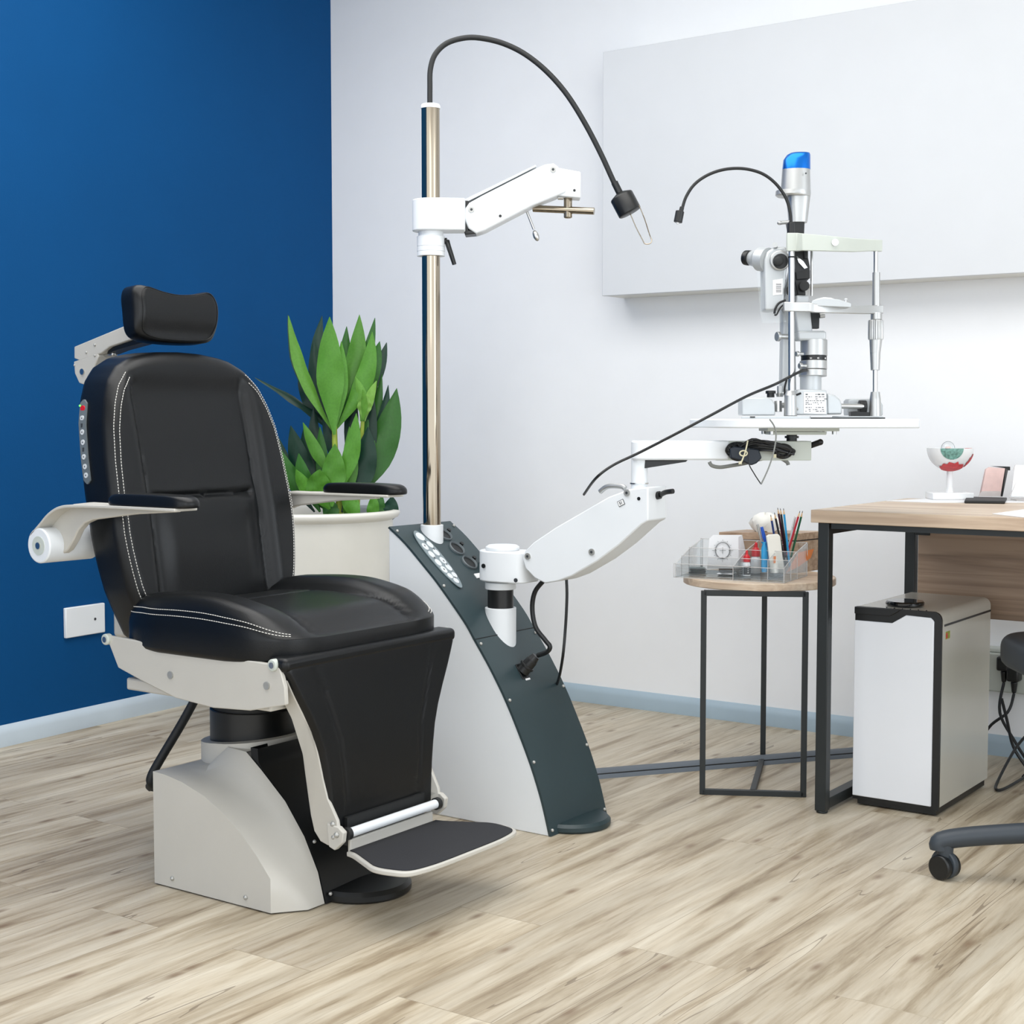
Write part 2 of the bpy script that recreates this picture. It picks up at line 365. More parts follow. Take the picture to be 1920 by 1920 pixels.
def leafmat():
    m = bpy.data.materials.new('leaf'); m.use_nodes = True; nt = m.node_tree; N = nt.nodes; L = nt.links; b = N['Principled BSDF']
    a = N.new('ShaderNodeVertexColor'); a.layer_name = 'tint'; nz = N.new('ShaderNodeTexNoise'); nz.inputs['Scale'].default_value = 60
    mx = N.new('ShaderNodeMix'); mx.data_type = 'RGBA'; mx.blend_type = 'MULTIPLY'; mx.inputs[0].default_value = .35
    L.new(a.outputs['Color'], mx.inputs[6]); L.new(nz.outputs['Fac'], mx.inputs[7]); L.new(mx.outputs[2], b.inputs['Base Color'])
    b.inputs['Roughness'].default_value = .42; b.inputs['Specular IOR Level'].default_value = .35; b.inputs['Subsurface Weight'].default_value = 0
    b.inputs['Transmission Weight'].default_value = 0
    return m
M['leaf'] = leafmat()

# ================================================================== THE ROOM
WY = 4.25                                   # back wall
CX = -3.84; CY0 = WY                        # corner
BW0 = V((-3.726, 2.664, 0)); BWc = V((CX, WY, 0)); bwd = (BW0 - BWc).normalized()   # blue wall runs along bwd
bwn = V((-bwd.y, bwd.x, 0));  bwn = bwn if bwn.x > 0 else -bwn
CEIL = 2.72
MB().bb((-4.6, -1.6, -.08), (2.6, WY + .12, 0)).build('floor', M['floor'], kind='structure', flat=True)
MB().bb((-4.6, -1.6, CEIL), (2.6, WY + .12, CEIL + .08)).build('ceiling', M['ceil'], kind='structure', flat=True)
MB().bb((CX - .12, WY, 0), (2.6, WY + .12, CEIL)).build('wall_back', M['white_wall'], kind='structure', flat=True)
e = BWc + bwd * 5.9
MB().prism([BWc, e, e - bwn * .12, BWc - bwn * .12], (0, 0, CEIL)).build('wall_left', M['blue_wall'], kind='structure', flat=True)
# skirtings
def skirting(name, a, b, n, h, t, m):
    z = V((0, 0, 1)); a = V(a); b = V(b)
    sec = [(0.0, .0), (t, 0), (t, h * .62), (t * .75, h * .80), (t * .3, h * .95), (0, h)]
    return MB().loft([a + n * u + z * v for u, v in sec], [b + n * u + z * v for u, v in sec]).build(name, m, kind='structure')
skirting('baseboard_back', (CX + .01, WY, 0), (2.6, WY, 0), V((0, -1, 0)), .058, .016, M['skirt'])
skirting('baseboard_left', BWc, BWc + bwd * 5.85, bwn, .062, .016, M['skirt_l'])

# power trunking on the wall behind the desk
o = MB(); o.bb((-1.35, WY - .05, .19), (.6, WY, .30)).bb((-1.35, WY - .045, .30), (.6, WY, .313))
o = o.build('trim_1', M['offwhite'], bevel=.004, kind='structure')

# wall cabinet: shallow handle-less unit on the white wall
FY = WY - .135
def cz(x, y): return onY(x, y, FY)
a = cz(1129, 555); b = cz(1128, 98)
cb_ = thing('wall_cabinet', 'long shallow white handleless wall cabinet on the white wall above the desk', 'cabinet', (a.x, WY, a.z))
MB().bb((a.x, FY + .016, a.z + .001), (.6, WY, b.z)).build('body', M['cab_edge'], cb_, bevel=.001)
MB().bb((a.x, FY, a.z), (.6, FY + .016, b.z)).build('front_panel', M['cab'], cb_, bevel=.0015)

# socket plate on the blue wall
def onB(x, y):
    r = _ray(x, y); n = bwn; t = (BWc - _c).dot(n) / r.dot(n); return _c + r * t
a = onB(118, 1140); b = onB(118, 1197); q = a - bwd * .16
sp_ = thing('wall_socket_plate', 'white rectangular electrical plate on the blue wall behind the exam chair', 'socket', (a.x, a.y, 0))
sp_.location = a
A = [a, V((a.x, a.y, b.z)), V((q.x, q.y, b.z)), q]
MB().loft(A, [p + bwn * .012 for p in A]).build('plate', M['white'], sp_, bevel=.003)
c = onB(173, 1160) + bwn * .012; MB().cyl(c, c + bwn * .002, .004, n=12).build('screw', M['ink'], sp_)

# floor cable cover
t0 = V((-2.19, 3.262, 0)); t1 = V((-1.56, 4.135, 0)); d = (t1 - t0).normalized(); n = V((-d.y, d.x, 0))
sec = [(-.04, 0), (-.036, .005), (-.017, .016), (0, .019), (.017, .016), (.036, .005), (.04, 0)]
fcc = MB().loft([t0 + n * u + V((0, 0, v)) for u, v in sec], [t1 + n * u + V((0, 0, v)) for u, v in sec]).build('floor_cable_cover', M['trunk'])
MB().tube([t0 - n * .027 + V((0, 0, .0105)), t1 - n * .027 + V((0, 0, .0105))], .0018, n=6, sm=0).build('groove', M['black'], fcc)
tag(fcc,
    'grey domed cable cover strip running across the floor from the instrument console', 'cable cover')

# ================================================================== EXAM CHAIR (faces +X, centred on Y = YC)
YC = 2.27
ch = thing('examination_chair', 'black leather optometry examination chair with headrest, armrests and footplate on cream pedestal', 'chair', (-2.27, YC, 0))
def mir(p): return V((p[0], 2 * YC - p[1], p[2]))
def interp(tb, x):
    if x <= tb[0][0]: return tb[0][1]
    for (a, b), (c, d) in zip(tb, tb[1:]):
        if x <= c: return b + (d - b) * (x - a) / (c - a)
    return tb[-1][1]
# --- pedestal housing: lateral sections of a curved fender that sweeps up into the column housing
fend = [(-2.355, .236), (-2.32, .234), (-2.27, .226), (-2.206, .207), (-2.152, .180), (-2.10, .146), (-2.06, .110), (-2.02, .070), (-1.995, .035), (-1.975, .004)]
ridge = [(-2.355, .236), (-2.33, .236), (-2.30, .238), (-2.245, .282), (-2.191, .279), (-2.147, .246), (-2.082, .192), (-2.031, .129), (-1.995, .063), (-1.978, .004)]
def secn(f, y):
    tp = [V((fx * (1 - f) + rx * f, y, fz * (1 - f) + rz * f)) for (fx, fz), (rx, rz) in zip(fend, ridge)]
    return tp
hb = MB(); hwid = .222; rows = []
ys = [(-hwid, 0), (-.205, .01), (-.185, .06), (-.165, .16), (-.148, .34), (-.135, .60), (-.126, .86), (-.118, 1.0)]
full = ys + [(-y, f) for y, f in reversed(ys)]
secs = []
for y, f in full:
    s_ = secn(f, YC + y)
    cut = .045 * max(0, (abs(y) - .165) / .057)
    s_ = [V((min(p.x, -1.978 - cut + .0) if p.x > -2.03 else p.x, p.y, p.z)) for p in s_]
    if abs(y) < .119: pass
    secs.append(s_)
n = len(fend); vsx = []; fsx = []
for k, s_ in enumerate(secs):
    low = [V((p.x, p.y, 0.003)) for p in s_]
    vsx += s_ + low
for k in range(len(secs) - 1):
    A0, B0 = k * 2 * n, (k + 1) * 2 * n
    for i in range(n - 1):
        if abs(full[k][0]) < .12 and i >= 4 and full[k][0] < 0: continue
        fsx.append([A0 + i, B0 + i, B0 + i + 1, A0 + i + 1])
    fsx.append([A0, A0 + n, B0 + n, B0])                     # back
    if not (abs(full[k][0]) < .12 and full[k][0] < 0): fsx.append([A0 + n - 1, B0 + n - 1, B0 + 2 * n - 1, A0 + 2 * n - 1])
for k in (0, len(secs) - 1):
    A0 = k * 2 * n; fsx += [[A0 + i, A0 + i + 1, A0 + n + i + 1, A0 + n + i] for i in range(n - 1)]
# inner cheek faces of the central gap
for k in (7, 8):
    A0 = k * 2 * n; fsx += [[A0 + i, A0 + i + 1, A0 + n + i + 1, A0 + n + i] for i in range(4, n - 1)]
hb.add(vsx, fsx)
housing = hb.build('pedestal_housing', M['cream'], ch, ang=40)
# collar that carries the column
cc = V((-2.285, YC, 0)); cr = .113
lp0, lp1, lp2 = [], [], []
for i in range(40):
    a = 2 * PI * i / 40; x, y = math.cos(a), math.sin(a)
    px_, py_ = cc.x + cr * x, cc.y + cr * y
    if x > 0: px_ = cc.x + cr * min(1, abs(x) ** .75) * 1.04; py_ = cc.y + cr * (1 if y > 0 else -1) * abs(y) ** .8 * 1.04
    lp0.append(V((px_, py_, .225))); lp1.append(V((px_, py_, .283 + .012 * (px_ - cc.x) / cr)))
    lp2.append(V((cc.x + (px_ - cc.x) * .93, cc.y + (py_ - cc.y) * .93, .283 + .012 * (px_ - cc.x) / cr)))
MB().loft(lp0, lp1, lp2).build('column_collar', M['cream'], ch, ang=30)
# black front panel following the ridge curve
fp = MB(); L0, L1 = [], []
for (x, z) in ridge[4:]:
    L0.append(V((x + .002, YC - .116, z))); L1.append(V((x + .002, YC + .116, z)))
L0 = [V((-2.160, YC - .116, .289)), V((-2.158, YC - .116, .262))] + L0[1:]; L1 = [V((-2.160, YC + .116, .289)), V((-2.158, YC + .116, .262))] + L1[1:]
L0[-1].z = L1[-1].z = .002
b0 = [p - V((.02, 0, .0)) for p in L0]; b1 = [p - V((.02, 0, .0)) for p in L1]
m_ = len(L0); fp.add(L0 + L1 + b0 + b1, [[i, i + 1, m_ + i + 1, m_ + i] for i in range(m_ - 1)] + [[2 * m_ + i, 3 * m_ + i, 3 * m_ + i + 1, 2 * m_ + i + 1] for i in range(m_ - 1)]
       + [[i, 2 * m_ + i, 2 * m_ + i + 1, i + 1] for i in range(m_ - 1)] + [[m_ + i, m_ + i + 1, 3 * m_ + i + 1, 3 * m_ + i] for i in range(m_ - 1)])
fpo = fp.build('front_panel', M['black'], ch, ang=50)
for (x, y, z) in [(-2.185, -.098, .272), (-2.02, -.105, .118), (-1.978, -.105, .02), (-1.978, .105, .02), (-2.02, .105, .118)]:
    MB().ball((x + .004, YC + y, z), .004, nu=8, nv=6).build('screw', M['screw'], fpo)
for x in (-2.30, -2.09):
    MB().ball((x, YC - hwid - .001, .022), .0048, nu=10, nv=6).build('screw', M['screw'], housing)
MB().lathe([(.100, 0), (.103, .004), (.103, .014), (.096, .022), (.01, .026)], (-1.985, YC, 0.001), n=48).build('stabiliser_disc', M['black'], ch)
MB().cyl((cc.x, YC, .2), (cc.x, YC, .345), .094, n=48).build('lift_column', M['black'], ch, bevel=.002)
MB().cyl((cc.x, YC, .335), (cc.x, YC, .40), .089, n=48).build('lift_ring', M['rubber'], ch, bevel=.003)
# --- seat rails (side plates)
def rail_poly(y):
    P = [(-2.447, .515), (-2.41, .451), (-2.342, .432), (-2.24, .407), (-2.135, .399), (-2.033, .405), (-1.94, .426), (-1.942, .46), (-1.955, .498), (-1.99, .500), (-2.20, .505), (-2.36, .512)]
    return [V((x, y, z)) for x, z in P]
for sgn in (-1, 1):
    y = YC + sgn * .262
    rp_ = rail_poly(y)
    if sgn > 0: rp_ = [V((min(p.x, -2.01), p.y, p.z)) for p in rp_]
    r_ = MB().prism(rp_, (0, -sgn * .010, 0)).build('seat_rail', M['cream'], ch, bevel=.002)
    for (x, z, q) in [(-2.252, .452, .0075), (-1.987, .458, .0075)]:
        MB().cyl((x, y, z), (x, y + sgn * .003, z), q, n=20).build('bolt', M['screw'], r_)
    for (x, z) in [(-2.443, .507), (-1.969, .499)]:
        MB().cyl((x, y - sgn * .008, z), (x, y + sgn * .006, z), .0115, n=24).build('hinge_cap', M['offwhite'], r_, bevel=.002)
        MB().cyl((x, y + sgn * .006, z), (x, y + sgn * .0075, z), .006, n=16).build('bolt', M['steel'], r_)
MB().bb((-2.40, YC - .25, .405), (-1.99, YC + .25, .43)).bb((-2.36, YC - .15, .40), (-2.16, YC + .15, .415)).build('seat_frame', M['cream'], ch, bevel=.004)
MB().bb((-2.42, YC - .25, .455), (-1.99, YC + .25, .49)).build('seat_pan', M['rubber'], ch)
# --- seat cushion
sx0, sx1, sw = -2.445, -1.952, .268
ol = []
for i in range(100):
    a = 2 * PI * i / 100; c_, s_ = math.cos(a), math.sin(a)
    e1 = .34
    u = sw * (abs(s_) ** e1) * (1 if s_ > 0 else -1); v = (abs(c_) ** e1) * (1 if c_ > 0 else -1)
    v = (sx0 + sx1) / 2 + v * (sx1 - sx0) / 2
    u *= interp([(sx0, .93), (-2.30, 1.0), (-2.1, 1.0), (sx1, .985)], v)
    ol.append((u, v))
ol = [(p.x, p.y) for p in resample([V((u, v, 0)) for u, v in ol], 120)]
def sst(a, b, x): t = max(0, min(1, (x - a) / (b - a))); return t * t * (3 - 2 * t)
def g(x, w_): return math.exp(-(x / w_) ** 2)
def seat_h(u, v):
    au = abs(u); t = (v - sx0) / (sx1 - sx0)
    h = .026 * sst(.135, .19, au) * (1 - sst(.225, .268, au) * .45) * (1 - .75 * sst(.55, 1.0, t)) - .008 * g(au - .148, .007) * (1 - sst(.93, 1, t))
    h -= .035 * sst(.72, 1.0, t) ** 2 + .0 
    h += .012 * g(t - .5, .3)
    h -= .006 * g(v + 2.24, .006) * (1 if au < .14 else 0)
    h -= .02 * (1 - sst(0, .22, t)) 
    return h
sc = MB(); rings = sc.pillow(ol, .083, .036, lambda u, v, h: (v, YC + u, .492 + h), seat_h, nr=40, r2=.012)
seat = sc.build('seat_cushion', M['leather'], ch, ang=60)
def seam(rings, k, sel, off):
    ring = rings[k]; pts = []
    for p in ring:
        if sel(p): pts.append(p + off(p))
    return pts
st = MB()
def offs(p): return V((0, (1 if p.y > YC else -1) * .0006, .0012))
for sgn in (-1, 1):
    st = MB()
    for k in (43, 44):
        pts = [p + offs(p) for p in rings[k] if (p.y - YC) * sgn > .175 or ((p.y - YC) * sgn > .12 and p.x < -2.2)]
        pts = sorted([p for p in pts if p.x > -2.42], key=lambda p: p.x) if sgn else pts
        pts = [p for p in pts if not (p.x > -1.985 and abs(p.y - YC) < .20)]
        st.dashes(pts)
    st.build('stitching', M['stitch'], seat, flat=True)
# front filler pad between seat and legrest
fo = [V((0, 2 * 0 + u, 0)) for u in (0,)]
MB().bb((-1.99, YC - .262, .484), (-1.938, YC + .262, .512)).build('front_pad', M['leather'], ch, bevel=.011, seg=4)
# --- legrest
def lw(z): return interp([(.15, .157), (.22, .159), (.28, .168), (.34, .180), (.40, .210), (.45, .238), (.497, .262)], z)
def lx(z): return interp([(.15, -1.922), (.497, -1.94)], z)
ol = [V((lw(z), z, 0)) for z in [.152, .18, .24, .28, .32, .36, .40, .44, .47, .497]]
ol = ol + [V((x, .499, 0)) for x in (.15, 0, -.15)] + [V((-p.x, p.y, 0)) for p in reversed(ol)] + [V((x, .150, 0)) for x in (-.08, 0, .08)]
ol = [(p.x, p.y) for p in resample(ol, 110)]
def leg_h(u, v):
    h = .006 * (1 - (v - .33) ** 2 / .03)
    h -= .003 * g(abs(u) - lw(v) * .70, .004)
    return h
lg = MB(); lrings = lg.pillow(ol, .030, .012, lambda u, v, h: (lx(v) + h - .03, YC + u, v), leg_h, nr=30, r2=.004)
leg = lg.build('legrest_pad', M['leather'], ch, ang=60)
# leg plates (run behind the pad, down to the foot hinge)
for sgn in (-1, 1):
    zs = [.47, .43, .39, .35, .31, .27, .23, .19, .16, .142]
    out_ = [-1.988, -1.984, -1.980, -1.979, -1.979, -1.980, -1.979, -1.974, -1.966, -1.950]
    inn = [-1.948, -1.946, -1.943, -1.940, -1.937, -1.934, -1.928, -1.905, -1.900, -1.918]
    def yy(z): return YC + sgn * (lw(max(z, .15)) - .006)
    P = [V((x, yy(z), z)) for x, z in zip(out_, zs)] + [V((-1.93, yy(.155), .137))] + [V((x, yy(z), z)) for x, z in reversed(list(zip(inn, zs)))]
    pl = MB().prism(P, (0, sgn * .008, 0)).build('leg_plate', M['cream'], ch, bevel=.002, label='cream leg plate')
    for (x, z) in ((-1.915, .182), (-1.913, .157)):
        y = yy(.18) + sgn * .009; MB().ball((x, y, z), .0055, nu=12, nv=8).build('screw', M['screw'], pl)
    y = YC + sgn * .152
    hg = MB().prism([V((x, y, z)) for x, z in [(x_ - .014, z_ - .018) for x_, z_ in ((-1.915, .20), (-1.885, .197), (-1.872, .188), (-1.875, .168), (-1.895, .150), (-1.91, .155))]], (0, sgn * .012, 0)).build('foot_hinge', M['cream'], ch, bevel=.002)
    MB().ball((-1.902, y + sgn * .013, .164), .006, nu=12, nv=8).build('screw', M['screw'], hg)
# roller + footplate
rz = .163; rx = -1.893
MB().cyl((rx, YC - .140, rz), (rx, YC + .128, rz), .0095, n=24).build('foot_roller', M['white'], ch, label='white foot roller bar')
for sgn in (-1, 1): MB().cyl((rx, YC + sgn * (.140 if sgn < 0 else .128), rz), (rx, YC + sgn * (.150 if sgn < 0 else .138), rz), .0125, n=24).build('roller_bush', M['rubber'], ch)
MB().bb((-1.925, YC - .12, .130), (-1.915, YC + .12, .185)).build('cross_bar', M['rubber'], ch)
half = [(x_ - .028, y_) for x_, y_ in ((-1.872, .140), (-1.85, .146), (-1.80, .172), (-1.762, .190), (-1.725, .188), (-1.69, .172), (-1.677, .12), (-1.674, .06))]
hs_ = [(p.x, p.y) for p in crom([V((a, b, 0)) for a, b in half], 5)]
fpl = [V((x, -y, 0)) for x, y in hs_] + [V((x, y, 0)) for x, y in reversed(hs_)]
fz = .126
MB().loft([V((p.x, YC + p.y, fz - .010)) for p in fpl], [V((p.x, YC + p.y, fz)) for p in fpl]).bb((-1.904, YC - .132, fz - .01), (-1.896, YC + .125, fz + .022)).build('footplate', M['cream'], ch, bevel=.003)
cx_ = -1.808
MB().loft([V((cx_ + (p.x - cx_) * .955, YC + p.y * .955, fz)) for p in fpl], [V((cx_ + (p.x - cx_) * .955, YC + p.y * .955, fz + .002)) for p in fpl]).build('foot_mat', M['softblack'], ch, label='black rubber foot mat')
# --- backrest
def bhw(z): return interp([(.50, .200), (.55, .222), (.6, .240), (.66, .252), (.72, .258), (.80, .258), (.88, .253), (.95, .244), (1.0, .229), (1.04, .210), (1.07, .182), (1.09, .142), (1.101, .095), (1.106, 0)], z)
zz = [.498, .53, .56, .6, .64, .68, .72, .76, .8, .84, .88, .92, .95, .98, 1.0, 1.02, 1.04, 1.055, 1.07, 1.08, 1.09, 1.097]
ol = [V((bhw(z), z, 0)) for z in zz] + [V((.06, 1.104, 0)), V((0, 1.106, 0)), V((-.06, 1.104, 0))] + [V((-bhw(z), z, 0)) for z in reversed(zz)] + [V((u, .497, 0)) for u in (-.1, 0, .1)]
ol = [(p.x, p.y) for p in resample(ol, 150)]
def bx(z): return -2.462 - (z - .5) * .155 - .078 * max(0, z - .76)
def back_h(u, v):
    au = abs(u); w_ = bhw(v)
    h = -.024 * (1 - sst(.142, .19, au)) * (1 - .9 * sst(1.0, 1.08, v)) - .008 * g(au - .158, .006) * (1 - sst(1.03, 1.07, v))
    h -= .010 * g(v - (.795 - .0), .007) * (1 - sst(.14, .155, au))
    h += .010 * g(v - .70, .09) * (1 - sst(.10, .15, au)) + .004 * g(v - .95, .1)
    return h
bk = MB(); br_ = bk.pillow(ol, .112, .030, lambda u, v, h: (bx(v) + h - .01, YC + u, v), back_h, nr=44, r2=.02)
back = bk.build('backrest', M['leather'], ch, ang=60)
for sgn in (-1, 1):
    st = MB()
    for k in (44, 46):
        pts = [p + V((.0012, sgn * .0006, 0)) for p in br_[k] if (p.y - YC) * sgn > .165 and .52 < p.z < 1.078]
        pts.sort(key=lambda p: p.z); st.dashes(pts)
    st.build('stitching', M['stitch'], back, flat=True)
MB().bb((-2.50, YC - .20, .50), (-2.455, YC + .20, .60)).bb((-2.555, YC - .17, .58), (-2.49, YC + .17, .98)).build('back_frame', M['cream'], ch, bevel=.008)
# control panel on the near side of the backrest
cpx = lambda z: bx(z) + .018
cp = MB(); z0, z1 = .825, 1.000
yn = lambda z: YC - bhw(z) - .0035
lps = []
for i in range(25):
    z = z0 + (z1 - z0) * i / 24; e_ = min(z - z0, z1 - z); q_ = .0105 if e_ > .0105 else max(.0015, math.sqrt(max(0, .0105 ** 2 - (.0105 - e_) ** 2)))
    lps.append([V((cpx(z) - q_, yn(z) + .008, z)), V((cpx(z) + q_, yn(z) + .008, z)), V((cpx(z) + q_, yn(z), z)), V((cpx(z) - q_, yn(z), z))])
cp.loft(*lps)
cpo = cp.build('control_panel', M['keypad_d'], back, label='grey control strip with red button')
for z, m_, r_ in [(.981, 'red', .0066), (.961, 'button', .0056), (.932, 'button', .0056), (.911, 'button', .0056), (.881, 'button', .0056), (.861, 'button', .0056), (.843, 'button', .0056)]:
    MB().cyl((cpx(z), yn(z) + .002, z), (cpx(z), yn(z) - .0012, z), r_, n=18).build('button', M[m_], cpo) 
    if m_ == 'button': MB().cyl((cpx(z), yn(z) - .0012, z), (cpx(z), yn(z) - .0015, z), .0016, n=8).build('symbol', M['ink'], cpo)
for z in (.946, .896): MB().bb((cpx(z) - .003, yn(z) - .0006, z - .0045), (cpx(z) + .002, yn(z) + .0014, z + .004)).build('symbol', M['ink'], cpo)
MB().ball((cpx(.987) - .009, yn(.987) - .001, .987), .0022, nu=8, nv=6).build('indicator', M['led'], cpo)
# --- armrests
for sgn in (-1, 1):
    yo = YC + sgn * .340; yi = YC + sgn * .282
    ar = bpy.data.objects.new('armrest', None); C.objects.link(ar); ar.parent = ch; ar.location = (-2.555 + 2.27, sgn * .31, .705)
    axx = -2.556; az = .700
    piv = MB().cyl((axx, yo, az), (axx, YC + sgn * .21, az), .0365, n=40).build('pivot', M['white'], ar, bevel=.003, label='white pivot cylinder')
    MB().cyl((axx, yo, az), (axx, yo + sgn * .0012, az), .0195, n=28).build('cap', M['offwhite'], ar)
    MB().cyl((axx, yo, az), (axx, yo + sgn * .003, az), .007, n=16).build('bolt', M['steel'], ar)
    top = crom([V((-2.585, 0, .722)), V((-2.555, 0, .745)), V((-2.525, 0, .768)), V((-2.49, 0, .783)), V((-2.44, 0, .788)), V((-2.30, 0, .790)), V((-2.148, 0, .790))], 5)
    pl = MB(); A0 = [V((p.x, yo, p.z)) for p in top]; B0 = [V((p.x, yi + (sgn * .0), p.z)) for p in top]
    th = V((0, 0, -.006)); n_ = len(top)
    pl.add(A0 + B0 + [p + th for p in A0] + [p + th for p in B0],
           [[i, i + 1, n_ + i + 1, n_ + i] for i in range(n_ - 1)] + [[2 * n_ + i, 3 * n_ + i, 3 * n_ + i + 1, 2 * n_ + i + 1] for i in range(n_ - 1)] +
           [[i, 2 * n_ + i, 2 * n_ + i + 1, i + 1] for i in range(n_ - 1)] + [[n_ + i, n_ + i + 1, 3 * n_ + i + 1, 3 * n_ + i] for i in range(n_ - 1)] + [[0, n_, 3 * n_, 2 * n_], [n_ - 1, 3 * n_ - 1, 4 * n_ - 1, 2 * n_ - 1]])
    pl.build('arm_plate', M['cream'], ar, ang=50, bevel=.0015)
    web = [(-2.57, .735), (-2.53, .765), (-2.49, .786), (-2.44, .791), (-2.19, .789), (-2.185, .780), (-2.30, .772), (-2.43, .756), (-2.455, .748), (-2.475, .733), (-2.49, .712), (-2.51, .69), (-2.53, .68), (-2.56, .70)]
    yw = yi - sgn * .012 if sgn < 0 else yi + .012
    ymid = YC + sgn * .305
    MB().prism([V((x, ymid, z)) for x, z in web], (0, -sgn * .018, 0)).build('arm_web', M['cream'], ar, bevel=.003)
    pol = [(x, y) for x, y in [(-.115, .012), (-.10, .024), (-.04, .028), (.03, .028), (.09, .026), (.112, .015), (.116, 0)]]
    pol = [V((x, y, 0)) for x, y in pol] + [V((x, -y, 0)) for x, y in reversed(pol[:-1])]
    pol = [(p.x, p.y) for p in resample(crom(pol, 4, True), 60)]
    MB_ = MB(); MB_.pillow(pol, .021, .013, lambda u, v, h: (-2.238 + u, YC + sgn * .311 + v, .790 + h), lambda u, v: .003 * math.cos(u * 12), nr=10, r2=.004)
    MB_.build('arm_pad', M['leather'], ar, ang=60)
# --- headrest
pts = [(-.118, 1.145), (-.120, 1.19), (-.118, 1.225), (-.100, 1.243), (-.05, 1.234), (0, 1.229), (.05, 1.232), (.10, 1.240), (.117, 1.222), (.119, 1.19), (.112, 1.150), (.092, 1.128), (.04, 1.122), (-.04, 1.122), (-.095, 1.128)]
pol = [(p.x, p.y) for p in resample(crom([V((a, b, 0)) for a, b in pts], 5, True), 100)]
hd = bpy.data.objects.new('headrest', None); C.objects.link(hd); hd.parent = ch; hd.location = (-.27, 0, 1.15)
def hx(u, v, h): return (-2.556 + h - (v - 1.18) * .12 + .25 * u * u, YC + u, v + h * .10)
hm = MB(); hr = hm.pillow(pol, .052, .016, hx, lambda u, v: .010 * g(v - 1.2, .05) - .006 * g(v - 1.14, .02), nr=24, r2=.008)
hp = hm.build('headrest_pad', M['leather'], hd, ang=60)
MB().tube([p + V((.0008, 0, 0)) for p in hr[25]], .0011, n=5, sm=0, closed=True).build('piping', M['leather'], hp)
YB = 2.235
def br(pts, t=.05): return [onY(x, y, YB) for x, y in pts]
MB().prism(br([(139, 650), (243, 607), (252, 606), (262, 626), (258, 632), (205, 650), (190, 662), (150, 676), (139, 672)]), (0, .055, 0)).build('headrest_arm', M['cream'], hd, bevel=.002)
b2 = MB().prism(br([(138, 678), (183, 662), (185, 668), (180, 680), (172, 700), (156, 721), (148, 718), (140, 700)]), (0, .055, 0)).build('headrest_bracket', M['cream'], hd, bevel=.002)
for x, y, q in [(178, 647, .0035), (162, 661, .003), (178, 667, .003), (140, 685, .003)]:
    p = onY(x, y, YB); MB().ball(p, q, nu=10, nv=6).build('screw', M['screw'], b2)
p = onY(155, 697, YB); MB().cyl(p, p - V((0, .003, 0)), .007, n=18).build('bolt', M['steel'], b2)
MB().prism([onY(x, y, YB + .01) for x, y in [(205, 650), (262, 628), (280, 632), (275, 641), (220, 656), (200, 664)]], (0, .035, 0)).build('arm_underside', M['black'], hd, bevel=.001)
MB().prism([onY(x, y, YB) for x, y in [(232, 590), (240, 585), (246, 588), (246, 606), (236, 606)]], (0, .02, 0)).build('swivel_lug', M['offwhite'], hd, bevel=.002)
p = onY(186, 667, YB + .02); q = onY(212, 664, YB + .02); MB().cyl(p, q, .005, n=16).ball(q, .006, nu=12, nv=8).build('adjusting_rod', M['steel'], hd)
P = [onY(170, 700, YB + .03), V((-2.62, YC, 1.0)), V((-2.54, YC, .9))]
MB().tube(P, .012, n=12).build('headrest_post', M['cream'], hd)
# --- rear lever
P = [onY(372, 1300, YC + .1), onY(340, 1358, YC + .06), onY(300, 1425, YC + .02), onY(284, 1455, YC), onY(284, 1468, YC + .0), onY(296, 1474, YC + .02), V((-2.36, YC + .02, .20))]
MB().tube(P, .0105, n=12).build('rear_lever', M['rubber'], ch, label='black rear lever')

# ================================================================== INSTRUMENT CONSOLE STAND
YS = 2.932; HW = .121
sd = thing('instrument_stand', 'white and slate green optometry instrument console with chrome pole and two jointed arms', 'instrument stand', (-2.15, YS, 0))
prof = crom([V(p) for p in [(-2.361, 0, .692), (-2.309, 0, .655), (-2.243, 0, .596), (-2.202, 0, .557), (-2.13, 0, .479), (-2.099, 0, .437), (-2.052, 0, .372), (-2.007, 0, .300), (-1.968, 0, .225), (-1.933, 0, .150), (-1.905, 0, .075), (-1.884, 0, .0)]], 4)
def sidepoly(y): return [V((p.x, y, p.z)) for p in prof] + [V((-2.361, y, 0))]
MB().loft(sidepoly(YS - HW), sidepoly(YS + HW)).build('housing', M['white'], sd, bevel=.003, ang=50)
def strip(i0, i1, name):
    m = MB(); A = []; n = 0
    for i in range(i0, i1 + 1):
        p = prof[i]; t = (prof[min(i + 1, len(prof) - 1)] - prof[max(i - 1, 0)]).normalized(); nn = V((-t.z, 0, t.x)); nn = nn if nn.x > 0 else -nn
        q = p + nn * .0045; e_ = .0015
        A.append([V((p.x - .002, YS - HW - e_, p.z)), V((q.x, YS - HW - e_, q.z)), V((q.x, YS + HW + e_, q.z)), V((p.x - .002, YS + HW + e_, p.z))])
    m.loft(*A); return m.build(name, M['panel'], sd, ang=50)
iu = min(range(len(prof)), key=lambda i: abs(prof[i].z - .432))
up_ = strip(0, iu, 'upper_panel'); lo_ = strip(iu, len(prof) - 1, 'lower_panel')
up_['label'] = 'slate green upper panel'; lo_['label'] = 'slate green lower panel'
pse = prof[iu]; MB().cyl((pse.x + .0038, YS - HW - .001, pse.z + .0028), (pse.x + .0038, YS + HW + .001, pse.z + .0028), .0011, n=6).build('panel_seam', M['black'], sd)
